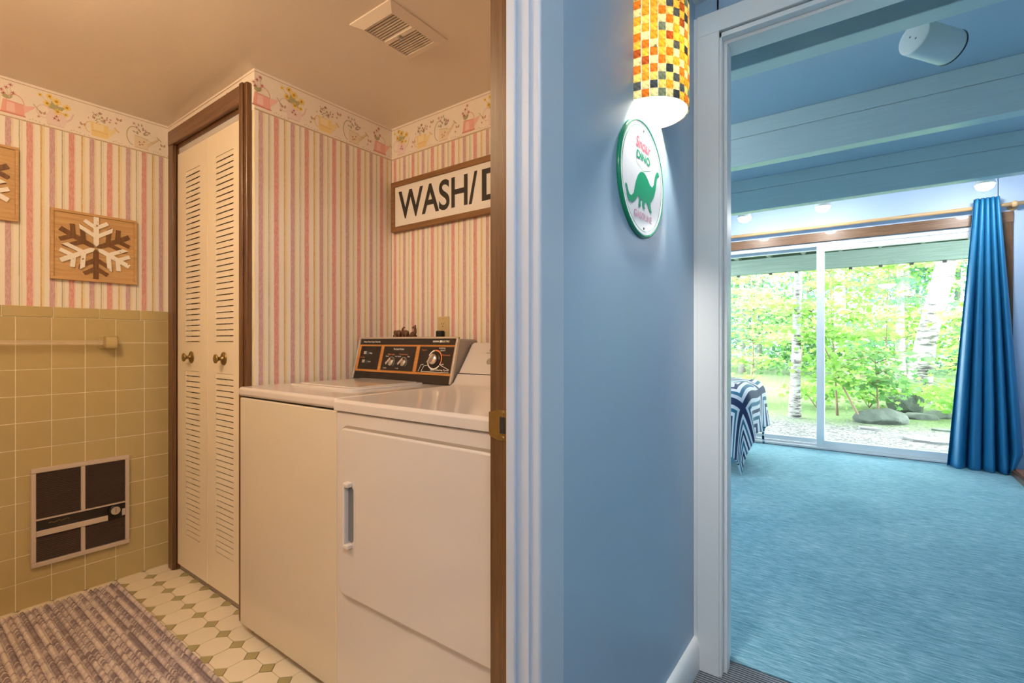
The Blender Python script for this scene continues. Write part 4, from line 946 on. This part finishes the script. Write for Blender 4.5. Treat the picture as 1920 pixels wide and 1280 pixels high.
def panel(nm, x0, x1, y0, y1, z0, z1, st, tr, br):
    p = bpy.data.objects.new(nm, None); COL.objects.link(p); p.location = ((x0 + x1) / 2, y0, z0); attach(p, w1); p.location = ((x0 + x1) / 2, y0, z0)
    bx('stile', p, 'white_frame', x0, x0 + st, y0, y1, z0, z1); bx('stile', p, 'white_frame', x1 - st, x1, y0, y1, z0, z1)
    bx('top_rail', p, 'white_frame', x0 + st, x1 - st, y0, y1, z1 - tr, z1); bx('bottom_rail', p, 'white_frame', x0 + st, x1 - st, y0, y1, z0, z0 + br)
    MB().box(x0 + st - .005, x1 - st + .005, (y0 + y1) / 2 - .003, (y0 + y1) / 2 + .003, z0 + br - .005, z1 - tr + .005).build('pane', M['glass'], p)
panel('sliding_panel', -.438, GX1 - .035, YS + .012, YS + .046, .032, 2.106, .068, .075, .066)
panel('fixed_panel', GX0 + .035, -.372, YS + .068, YS + .102, .05, 2.10, .066, .045, .05)
for xx in (-1.5, -.9, -.2, .3): pass
t6 = struct(MB().box(GX0 - .10, GX1 + .095, YS - .022, YS + .004, 2.128, 2.222).build('trim_6', M['brown_wood_x'], bev=.004), 'dark wooden casing around the sliding glass door')
MB().box(GX1 - .004, GX1 + .092, YS - .021, YS + .004, 0, 2.129).build('right_casing', M['brown_wood'], t6, bev=.004)
MB().box(GX0 - .10, GX0 + .004, YS - .021, YS + .004, 0, 2.129).build('left_casing', M['brown_wood'], t6, bev=.004)

# ---- curtain rod and curtain
rod = thing('curtain_rod', (-.4, 5.79, 2.266), 'pale wooden curtain rod above the sliding glass door', 'curtain rod')
MB().tube([(-2.0, 5.79, 2.266), (1.20, 5.79, 2.266)], .0165, 14).build('pole', M['rod_wood'], rod, smooth=True)
for xx in (.985, -1.85):
    mb = MB().ell((xx, 5.79, 2.266), (.024, .028, .028), 16, 10); mb.tube([(xx, 5.80, 2.262), (xx, YS, 2.262)], .014, 10); mb.lathe([(.035, 0), (.035, .008), (.016, .014)], ((xx, YS, 2.262), (1, 0, 0), (0, 0, 1), (0, -1, 0)), 16)
    mb.build('bracket', M['rod_wood'], rod, smooth=True)
cu = thing('curtain', (.78, 5.76, 0), 'bright blue satin curtain gathered at the right of the glass door', 'curtain')
ns, nz = 150, 60
vs = []; fs = []; 
for j in range(nz + 1):
    t = j / nz; z = 2.335 * (1 - t) + .012 * t; e = t ** 1.05
    xl = .722 + (.538 - .722) * e; xr = .882 + (1.02 - .882) * min(1, e * 1.0)
    for i in range(ns + 1):
        s = i / ns
        ph = 2 * PI * 5.0 * (s ** 1.1) + .35 * math.sin(3 * t + 4 * s)
        amp = .022 + .040 * t
        y = 5.745 - .02 * t + amp * math.sin(ph) + .012 * t * math.sin(ph * 2.3 + 1)
        x = xl + (xr - xl) * s + .010 * (.4 + t) * math.cos(ph)
        zz = z
        if s > .86 and t > .93: x -= (s - .86) * .5 * (t - .93) / .07; zz += .01
        vs.append((x, y, zz))
for j in range(nz):
    for i in range(ns): a = j * (ns + 1) + i; fs.append((a, a + 1, a + ns + 2, a + ns + 1))
o = MB().add(vs, fs).build('cloth', M['curtain'], cu, smooth=True)
so = o.modifiers.new('thickness', 'SOLIDIFY'); so.thickness = .002
hem = MB().add([(x, y - .0024, z) for (x, y, z) in vs[(nz - 3) * (ns + 1):(nz - 2) * (ns + 1)]] + [(x, y - .0024, z - .004) for (x, y, z) in vs[(nz - 3) * (ns + 1):(nz - 2) * (ns + 1)]], [(i, i + 1, ns + 2 + i, ns + 1 + i) for i in range(ns)])
hem.build('hem_stitching', M['curtain'], cu, smooth=True)

# ---- spot lamps hanging from the ceiling behind the last beam
glow = emit('white_spot_glow', (1, .98, .95), SPOT_BULB)
for i, xx in enumerate((-1.006, -.345, .735)):
    l_ = thing('ceiling_spot', (xx, 5.3, ZBC), ('lit ceiling spot lamp nearest the doorway edge, leftmost of three', 'lit ceiling spot lamp in the middle of the row of three', 'lit ceiling spot lamp above the curtain')[i], 'lamp', 'spot lamps behind the last beam')
    FZ = ((xx, 5.3, ZBC), (1, 0, 0), (0, -1, 0), (0, 0, -1))
    MB().lathe([(.05, 0), (.05, .012), (.012, .02), (.012, .10), (.03, .11), (.058, .17), (.062, .20), (.060, .20), (.055, .17)], FZ, 24).build('housing', M['white_trim'], l_, smooth=True)
    MB().lathe([(.052, .175), (.058, .20), (.05, .225), (.03, .24), (0, .245)], FZ, 24).build('bulb', glow, l_, smooth=True)

# ---- bedroom fill lamp, added out of view to lift the beams and ceiling
bl = thing('bedroom_fill_lamp', (-2.3, 2.85, ZBC), 'added dome fill lamp on the bedroom ceiling, unseen left of the doorway', 'lamp')
FZ = ((-2.3, 2.85, ZBC), (1, 0, 0), (0, -1, 0), (0, 0, -1))
MB().lathe([(.165, 0), (.165, .018), (.15, .022)], FZ, 32).build('lamp_base', M['white_trim'], bl, smooth=True)
MB().lathe([(.15, .020), (.145, .06), (.12, .10), (.07, .125), (0, .13)], FZ, 32).build('fill_dome', emit('bedroom_fill_glow', (.95, .98, 1.0), BEDROOM_FILL), bl, smooth=True)

# ---- speaker under the first beam
spk = thing('wall_speaker', (.199, 2.523, ZBC), 'white rounded wireless speaker hung below the ceiling beside the first beam', 'speaker')
c0 = Vector((.199, 2.523, 2.287)); ax = Vector((.128, .140, -.022)).normalized(); sd = ax.cross(Vector((0, 0, 1))).normalized(); upv = sd.cross(ax)
FSp = (c0, sd, upv, ax)
prof = [(.0, -.092), (.052, -.092), (.060, -.089), (.0635, -.083), (.0635, .083), (.061, .089)]
mb = MB().lathe(prof, FSp, 40)
mb.build('body', M['speaker'], spk, smooth=False, bev=.002)
MB().lathe([(.062, .087), (.0645, .089), (.0645, .092), (0, .093)], FSp, 40).build('base_ring', M['speaker_base'], spk)
for da, db in ((.012, -.012), (-.012, .006)): MB().prism(circ(da, db, .004, 10), (c0, sd, upv, ax), -.0925, -.0922).build('touch_mark', M['grey_blue_plastic'], spk)
MB().tube([c0 + upv * .055, (.199, 2.523, 2.40), (.199, 2.523, ZBC)], .010, 10).build('ceiling_mount', M['white_trim'], spk, smooth=True)

# ---- bed with patterned comforter
BX0, BX1, BY0, BY1, BT = -2.85, -.895, 4.40, 5.12, .70
bd = thing('bed', (-1.9, 5.0, 0), 'bed with teal skirt standing beside the glass door', 'bed')
MB().box(BX0, BX1 - .02, BY0 + .02, BY1 - .02, .30, .66).build('mattress', M['mattress'], bd, bev=.05, seg=4)
MB().box(BX0, BX1 - .05, BY0 + .05, BY1 - .05, .06, .32).build('box_spring', M['comforter_back'], bd, bev=.01)
for xx in (BX0 + .08, BX1 - .13):
    for yy in (BY0 + .12, BY1 - .12): MB().tube([(xx, yy, .004), (xx, yy, .07)], .025, 10).build('leg', M['brown_wood'], bd)
def drape(over, rad, zt, un, vn, wob=1., near=.64):
    P0 = []; UVs = []
    u0, u1 = BX0 + .35, BX1 + over; v0, v1 = BY0 - near, BY1 + over
    for j in range(vn + 1):
        q = v0 + (v1 - v0) * j / vn
        for i in range(un + 1):
            p = u0 + (u1 - u0) * i / un
            ex = max(0, p - BX1 + .02); ey = (min(0, q - BY0 - .02) if q < BY0 + .02 else max(0, q - BY1 + .02))
            D = math.hypot(ex, ey); bx_ = min(p, BX1 - .02); by_ = min(max(q, BY0 + .02), BY1 - .02)
            if D < 1e-6:
                z = zt + wob * (.016 * math.sin(p * 9 + q * 3) * math.cos(q * 8) + .01 * math.sin(q * 19 + p * 7)); x, y = p, q
            else:
                dx, dy = ex / D, ey / D
                if D < PI / 2 * rad: f_ = rad * math.sin(D / rad); g_ = rad * (1 - math.cos(D / rad))
                else:
                    r_ = D - PI / 2 * rad; al = (bx_ + by_) * 17 + math.atan2(dy, dx) * 5
                    f_ = rad + .06 * r_ + wob * .12 * r_ * math.sin(al) * .6; g_ = rad + r_ * .97
                x, y, z = bx_ + dx * f_, by_ + dy * f_, zt - g_
                z += wob * .012 * math.sin(p * 13 + q * 11) * max(0, 1 - D / .5)
                z = max(z, .012)
            P0.append((x, y, z)); UVs.append((p, q))
    F_ = [(j * (un + 1) + i, j * (un + 1) + i + 1, (j + 1) * (un + 1) + i + 1, (j + 1) * (un + 1) + i) for j in range(vn) for i in range(un)]
    return P0, F_, UVs
P0, F_, UVs = drape(.48, .13, .745, 120, 130)
me = bpy.data.meshes.new('comforter'); me.from_pydata(P0, [], F_); me.materials.append(M['comforter']); me.materials.append(M['comforter_back'])
uvl = me.uv_layers.new(name='UVMap'); idx = np.empty(len(me.loops), dtype=np.int32); me.loops.foreach_get('vertex_index', idx)
uvl.data.foreach_set('uv', np.array(UVs)[idx].ravel()); me.polygons.foreach_set('use_smooth', [True] * len(me.polygons))
cf = put('comforter', me); so = cf.modifiers.new('thickness', 'SOLIDIFY'); so.thickness = .018; so.offset = -1; so.material_offset = 1
tag(cf, 'white comforter with navy and teal nested squares draped over the bed', 'comforter')

# ---- low brick hearth in the corner
he = tag(MB().box(.965, 1.69, 4.3, 5.70, .005, .03).build('brick_hearth', M['mortar']), 'low dark brick hearth slab in the corner beside the curtain', 'hearth')
bmx = MB().box(-.098, .098, -.047, .047, 0, .055).mesh('brick', M['brick'])
for i in range(14):
    for j in range(4):
        o = put('brick', bmx, he); o.location = (1.065 + .2 * j + (.0 if i % 2 else -.0), 4.35 + .1 * i, .006)
        if o.location.x > 1.6: o.scale = (.45, 1, 1); o.location.x = 1.615
MB().box(.945, .966, 4.3, 5.71, .004, .052).build('wood_edging', M['brown_wood'], he, bev=.003)

# ================================================================ OUTSIDE
gx = np.linspace(-30, 26, 113); gy = np.concatenate([np.linspace(YS + .14, 14, 60), np.linspace(14.5, 60, 60)])
GX, GY = np.meshgrid(gx, gy)
GZ = -.10 + .03 * np.sin(GX * 2.1 + GY) * np.cos(GY * 1.7) * np.clip((GY - 7.5) / 3, 0, 1) + np.clip(GY - 9, 0, 60) * .012 + np.clip(GX + .3, 0, 8) * .05 * np.clip((GY - 8.5) / 3, 0, 1)
vs = np.stack([GX, GY, GZ], -1).reshape(-1, 3); nx_ = len(gx)
ii, jj = np.meshgrid(np.arange(nx_ - 1), np.arange(len(gy) - 1)); q_ = (jj * nx_ + ii).ravel()
me = bpy.data.meshes.new('ground'); me.from_pydata(vs.tolist(), [], np.stack([q_, q_ + 1, q_ + nx_ + 1, q_ + nx_], -1).tolist()); me.materials.append(M['ground']); me.polygons.foreach_set('use_smooth', [True] * len(me.polygons))
struct(put('ground', me), 'gravel yard turning to mossy forest floor')
def gz(x, y):
    return -.10 + max(0, y - 9) * .012 + min(max(x + .3, 0), 8) * .05 * min(max((y - 8.5) / 3, 0), 1)

# ---- deck overhead
dk = thing('deck', (-.3, 7.2, 2.2), 'underside of a weathered green timber deck above the glass door', 'deck')
for y0 in (8.52, 8.60): MB().box(-3.2, 2.6, y0, y0 + .045, 2.185, 2.42).build('beam', M['deck_wood'], dk, bev=.004)
jm = MB().box(-.02, .02, YS + .16, 8.75, 2.42, 2.60).mesh('joist', M['deck_wood'])
for i in range(13):
    o = put('joist', jm, dk); o.location.x = -3.1 + .46 * i
bmm = MB().box(-3.3, 2.7, -.067, .067, 2.601, 2.635).mesh('deck_board', M['deck_board'])
for i in range(20):
    o = put('deck_board', bmm, dk); o.location.y = YS + .23 + .142 * i
MB().box(-3.3, 2.7, 8.752, 8.79, 2.40, 2.64).build('rim_joist', M['deck_wood'], dk)
for xx in (-1.72, -1.25, -.90, -.218, .128, .465, .805): MB().box(xx - .022, xx + .022, 8.56, 8.60, 2.155, 2.186).build('bracket_tab', M['dark_gap'], dk)
for xx in (-3.1, 2.45): MB().box(xx - .06, xx + .06, 8.53, 8.64, -.12, 2.19).build('post', M['deck_wood'], dk)

# ---- leaves
RH = [(0, -.5), (.32, -.05), (0, .5), (-.32, -.05)]
MAPLE = [(0, -.5), (.16, -.30), (.48, -.22), (.30, -.02), (.46, .20), (.16, .16), (0, .5), (-.16, .16), (-.46, .20), (-.30, -.02), (-.48, -.22), (-.16, -.30)]
NEEDLE = [(0, -.5), (.05, 0), (0, .5), (-.05, 0)]
def leaves(name, pos, size, cols, shape, flat=.6, parent=None):
    n = len(pos); k = len(shape); sh_ = np.array(shape)
    nrm = rng.normal(0, 1, (n, 3)) * (1 - flat) + np.array([0, -.25, 1.]) * flat; nrm /= np.linalg.norm(nrm, axis=1)[:, None]
    t = rng.normal(0, 1, (n, 3)); t -= (t * nrm).sum(1)[:, None] * nrm; t /= np.linalg.norm(t, axis=1)[:, None]; b_ = np.cross(nrm, t)
    v = pos[:, None, :] + size[:, None, None] * (sh_[None, :, 0, None] * t[:, None, :] + sh_[None, :, 1, None] * b_[:, None, :])
    v += (np.abs(sh_[None, :, 0, None]) * .25 * size[:, None, None]) * nrm[:, None, :]
    me = bpy.data.meshes.new(name); me.vertices.add(n * k); me.vertices.foreach_set('co', v.ravel()); me.loops.add(n * k); me.loops.foreach_set('vertex_index', np.arange(n * k, dtype=np.int32))
    me.polygons.add(n); me.polygons.foreach_set('loop_start', np.arange(0, n * k, k, dtype=np.int32)); me.polygons.foreach_set('loop_total', np.full(n, k, dtype=np.int32))
    me.update(calc_edges=True); me.materials.append(M['leaf'])
    at = me.color_attributes.new('Col', 'FLOAT_COLOR', 'POINT'); at.data.foreach_set('color', np.concatenate([np.repeat(cols, k, 0), np.ones((n * k, 1))], 1).ravel())
    o = put(name, me, parent); o['kind'] = 'stuff'; return o
def cloud(centres, n, spread):
    c = np.array(centres)[rng.integers(0, len(centres), n)]; return c + rng.normal(0, 1, (n, 3)) * np.array(spread)
def tint(n, a, b_, jit=.25):
    t = rng.random((n, 1)); return (np.array(a) * (1 - t) + np.array(b_) * t) * (1 - jit / 2 + jit * rng.random((n, 1)))
LIME = ((.14, .31, .035), (.29, .45, .10)); MID = ((.06, .18, .035), (.15, .28, .08)); COOL = ((.06, .17, .10), (.17, .30, .21)); YEL = ((.32, .36, .11), (.42, .44, .18))
def tree(name, label, x, y, hgt, rad, lean, bark, foliage, leaf_part, cat='tree', group=None, bend=0.):
    z0 = gz(x, y) - .05; t_ = thing(name, (x, y, z0), label, cat, group)
    pts = []; rr_ = []
    for i in range(13):
        s = i / 12; pts.append((x + lean[0] * s + bend * math.sin(s * PI), y + lean[1] * s, z0 + hgt * s)); rr_.append(rad * (1.0 + .35 * max(0, 1 - s * 9)) * (1 - .72 * s))
    MB().tube(pts, rr_, 12 if rad > .05 else 7).build('trunk', M[bark], t_, smooth=True)
    if foliage: foliage(t_, pts)
    return t_
# the leaning white birch
def big_birch(t_, pts):
    mb = MB(); P = [(.60, 11.55, -.12), (.69, 11.5, .03), (.75, 11.5, .5), (.82, 11.5, 1.11), (.96, 11.5, 1.8), (1.10, 11.5, 2.48), (1.35, 11.5, 3.6), (1.75, 11.6, 5.2), (2.1, 11.7, 7.0)]
    mb.tube(P, [.30, .225, .175, .155, .15, .145, .13, .10, .06], 18).build('birch_trunk', M['birch_big'], t_, smooth=True)
    for i in range(5):
        a = i * 1.3; p = Vector((1.75 + .1 * i, 11.6, 5.0 + .4 * i)); MB().tube([p, p + Vector((math.cos(a) * .9, math.sin(a) * .9, .4)), p + Vector((math.cos(a) * 1.7, math.sin(a) * 1.7, .9))], [.04, .025, .01], 6).build('branch', M['birch'], t_, smooth=True)
    ps = cloud([(1.8, 11.6, 6), (2.6, 12, 6.4), (1.2, 11, 6.8)], 2500, (.7, .7, .5)); leaves('foliage', ps, rng.uniform(.06, .1, 2500), tint(2500, *LIME), RH, .5, t_)
t_ = thing('birch_tree', (.66, 11.5, -.1), 'thick white birch trunk leaning right beside the curtain', 'tree'); big_birch(t_, None)
def thin_birch_leaves(t_, pts):
    ps = cloud([(-1.2, 9, 4.6), (-.6, 9.3, 4.9), (-1.0, 8.8, 5.4)], 1500, (.5, .5, .4)); leaves('foliage', ps, rng.uniform(.06, .1, 1500), tint(1500, *LIME), RH, .5, t_)
tree('birch_tree', 'slender white birch trunk behind the left glass pane', -.965, 8.95, 6.0, .075, (.10, .3), 'birch', thin_birch_leaves, RH)
def far_leaves(t_, pts):
    p = pts[-1]; ps = cloud([(p[0], p[1], p[2] - .5), (p[0] - .8, p[1], p[2] - 1.2), (p[0] + .7, p[1] + .4, p[2] - 1)], 2500, (.8, .8, .6)); leaves('foliage', ps, rng.uniform(.08, .13, 2500), tint(2500, *MID), RH, .4, t_)
tree('forest_tree', 'straight grey trunk standing left of the leaning birch', -.57, 14.8, 8, .15, (-.1, 0), 'grey_bark', far_leaves, RH)
# maple saplings: thin bent stems with tiers of flat bright leaves
def maple(x, y, hgt, lean, n, sp, cols, label, sz=(.07, .13), zlo=.25, stem=.018, bend=0.):
    def fol(t_, pts):
        cs = []; r_ = random.Random(int(x * 100 + y * 10))
        for i in range(14):
            s = r_.uniform(zlo, 1.); k = min(12, int(s * 12)); p = Vector(pts[k]); a = r_.uniform(0, 2 * PI); l = r_.uniform(.2, 1.) * sp
            e = p + Vector((math.cos(a) * l, math.sin(a) * l, r_.uniform(-.05, .25) * sp)); cs.append(tuple(e)); cs.append(tuple(p.lerp(e, .6)))
            MB().tube([p, p.lerp(e, .5) + Vector((0, 0, .06)), e], [stem * .5, stem * .35, stem * .15], 5).build('branch', M['twig'], t_, smooth=True)
        ps = cloud(cs, n, (.24, .24, .05)); leaves('foliage', ps, rng.uniform(sz[0], sz[1], n), tint(n, *cols), MAPLE, .72, t_)
    return tree('maple_sapling', label, x, y, hgt, stem, lean, 'twig', fol, MAPLE, 'sapling', 'maple saplings beyond the gravel', bend)
maple(-.06, 8.95, 1.9, (-.75, .3), 750, .5, LIME, 'maple sapling with a stem bent left over the mossy rock', zlo=.35, bend=-.05)
maple(-.42, 9.6, 3.2, (-.15, .0), 950, .75, LIME, 'tall thin maple sapling rising just right of the door mullion')
maple(.12, 9.3, 1.1, (-.05, .1), 420, .38, MID, 'short green maple sapling growing behind the mossy rock', zlo=.3)
maple(-1.9, 11.0, 3.0, (-.1, .2), 1100, .8, LIME, 'lime maple sapling seen through the left pane')
maple(-1.25, 12.2, 3.4, (.25, .1), 1200, .95, LIME, 'broad lime maple sapling behind the slender birch')
maple(.25, 12.6, 3.6, (.1, .1), 1300, 1., LIME, 'broad maple sapling between the grey trunk and leaning birch')
maple(1.75, 11.0, 3.2, (.1, .1), 1000, .7, LIME, 'maple sapling with green leaves right of the leaning birch')
maple(1.45, 10.2, 1.8, (-.2, .1), 600, .5, LIME, 'low maple sapling at the foot of the leaning birch')
maple(-2.6, 14.5, 3.6, (.2, 0), 1300, 1.1, YEL, 'yellow tinged maple sapling far behind the left pane')
maple(-.2, 15.6, 3.8, (.2, 0), 1400, 1.2, LIME, 'tall lime maple deep in the woods')
maple(-4.3, 15.5, 3.4, (.2, 0), 1000, 1.1, LIME, 'maple sapling standing at the far left of the woods')
maple(3.2, 14., 3.6, (.2, 0), 1100, 1.1, LIME, 'maple sapling standing at the far right of the woods')
# spruce with drooping dark boughs
def spruce(x, y, hgt, label, n=6000):
    def fol(t_, pts):
        P_ = []; S_ = []
        r_ = random.Random(int(x * 31 + y))
        for i in range(34):
            z = r_.uniform(.10, .95); a = r_.uniform(0, 2 * PI); l = (1 - z) * hgt * .28 + .25; p = Vector(pts[int(z * 12)])
            e = p + Vector((math.cos(a) * l, math.sin(a) * l, -.18 * l)); MB().tube([p, p.lerp(e, .5) + Vector((0, 0, .05)), e], [.015, .01, .004], 5).build('bough', M['twig'], t_)
            for k in range(n // 34): P_.append(tuple(p.lerp(e, r_.uniform(.1, 1)) + Vector((r_.gauss(0, .10), r_.gauss(0, .10), r_.gauss(-.05, .05)))))
        P_ = np.array(P_); leaves('needles', P_, rng.uniform(.08, .16, len(P_)), tint(len(P_), (.05, .16, .08), (.16, .34, .18)), NEEDLE, .2, t_)
    tree('spruce_tree', label, x, y, hgt, .10, (0, 0), 'grey_bark', fol, NEEDLE)
spruce(.55, 13.8, 5.2, 'dark green spruce behind the bright maple leaves')
spruce(2.3, 15.5, 6.0, 'dark spruce right of the leaning birch')
spruce(-3.6, 18.5, 7.0, 'dark spruce far back in the left of the woods')
# background trees
bgl = ['cool green leafy tree', 'pale lime leafy tree', 'mid green leafy tree', 'hazy blue green tree']
spots = [(-8.5, 20, 1), (-6.4, 18.5, 0), (-5.0, 22, 3), (-3.4, 20.5, 0), (-1.9, 18.2, 2), (-.8, 22, 3), (.8, 18.5, 1), (2.2, 21, 0), (3.6, 18, 2), (5.2, 20.5, 1), (7.5, 19, 0), (-10.5, 24, 3), (10, 23, 2), (-2.5, 25, 3), (1.5, 26, 0), (5, 26, 3), (-6.5, 26.5, 2)]
where = ['at the outer left', 'second from the outer left', 'behind the bed side of the pane', 'left of the slender birch', 'behind the slender birch', 'behind the door mullion', 'behind the grey trunk', 'behind the leaning birch', 'beside the curtain', 'right of the curtain', 'at the outer right', 'at the far left of the back row', 'at the far right of the back row', 'left of centre in the back row', 'in the centre of the back row', 'right of centre in the back row', 'second from left in the back row']
for i, ((x, y, kd), wh_) in enumerate(zip(spots, where)):
    pal_ = [COOL, LIME, MID, ((.12, .24, .19), (.26, .38, .31))][kd]
    def fol(t_, pts, kd=kd, x=x, y=y, pal_=pal_):
        r_ = random.Random(int(x * 17)); cs = [(x + r_.gauss(0, 1.1), y + r_.gauss(0, .8), r_.uniform(.3, 6.2)) for _ in range(34)]
        n = 5200; ps = cloud(cs, n, (.42, .42, .26)); leaves('foliage', ps, rng.uniform(.10, .20, n), tint(n, *pal_), RH, .45, t_)
    tree('forest_tree', bgl[kd] + ' ' + wh_, x, y, 6.5, .10, (.2, 0), 'grey_bark', fol, RH, group='trees of the forest background')
# low ferns and shrubs along the gravel edge
for i, (x, y, n, lb) in enumerate([(-2.2, 10.2, 500, 'low leafy shrub beyond the bed'), (-.75, 10.3, 420, 'low leafy shrub right of the slender birch'), (.55, 10.6, 420, 'low leafy shrub in front of the leaning birch'), (1.25, 9.6, 380, 'low leafy shrub beside the slate edging'), (-3.4, 11, 500, 'low leafy shrub left of the glass door'), (.0, 10.9, 500, 'low leafy shrub behind the mossy rock')]):
    z = gz(x, y); sh_ = thing('leafy_shrub', (x, y, z), lb, 'shrub', 'low shrubs along the gravel edge')
    for k in range(7):
        a = k * .9; MB().tube([(x, y, z - .02), (x + .15 * math.cos(a), y + .15 * math.sin(a), z + .2), (x + .36 * math.cos(a), y + .36 * math.sin(a), z + .34)], [.006, .005, .002], 5).build('stem', M['twig'], sh_)
    ps = cloud([(x + .3 * math.cos(k), y + .3 * math.sin(k), z + .22 + .03 * k) for k in range(7)], n, (.16, .16, .08)); leaves('foliage', ps, rng.uniform(.06, .12, n), tint(n, *LIME), MAPLE, .6, sh_)
# rocks and flagstones
def rock(x, y, r, label, nm='mossy_rock', mat='rock', seed=1, flat_=False):
    bm = bmesh.new(); bmesh.ops.create_icosphere(bm, subdivisions=4, radius=1); r_ = np.random.default_rng(seed); dirs = r_.normal(0, 1, (9, 3)); dirs /= np.linalg.norm(dirs, axis=1)[:, None]; cut = r_.uniform(.55, .85, 9)
    for v in bm.verts:
        p = np.array(v.co)
        for d, c_ in zip(dirs, cut):
            s = p @ d
            if s > c_: p = p - d * (s - c_) * .85
        p *= 1 + .03 * math.sin(9 * p[0] + 5 * p[1]) ; v.co = Vector((p[0] * r[0], p[1] * r[1], p[2] * r[2]))
    me = bpy.data.meshes.new(nm); bm.to_mesh(me); bm.free(); me.materials.append(M[mat]); o = put(nm, me); o.location = (x, y, gz(x, y) + r[2] * .35)
    tag(o, label, 'rock')
rock(.12, 9.1, (.34, .26, .17), 'large mossy rock with a dark face beside the bent sapling', seed=2)
rock(.5, 10.4, (.30, .22, .24), 'rounded mossy rock at the left foot of the leaning birch', seed=3)
rock(.62, 9.6, (.22, .16, .09), 'small flat mossy rock in front of the leaning birch', seed=4)
rock(.85, 9.9, (.2, .2, .08), 'pale flat rock right of the birch foot', seed=5)
for i, (x, y, hx, hy, lb) in enumerate([(.62, 7.75, .30, .22, 'pale flagstone set in the gravel'), (.98, 8.7, .36, .09, 'dark slate edging stone beside the curtain'), (.55, 6.95, .16, .06, 'dark flat stone lying on the gravel near the door'), (.0, 8.3, .14, .09, 'small flat stone at the gravel edge')]):
    pts = [(math.cos(a) * hx * random.uniform(.8, 1.05), math.sin(a) * hy * random.uniform(.8, 1.05)) for a in np.linspace(0, 2 * PI, 9)[:-1]]
    tag(MB().prism(pts, ((x, y, -.115), (1, 0, 0), (0, 1, 0), (0, 0, 1)), 0, .045).build('flagstone', M['rock'] if i in (1, 2) else M['flagstone'], bev=.006), lb, 'stone')
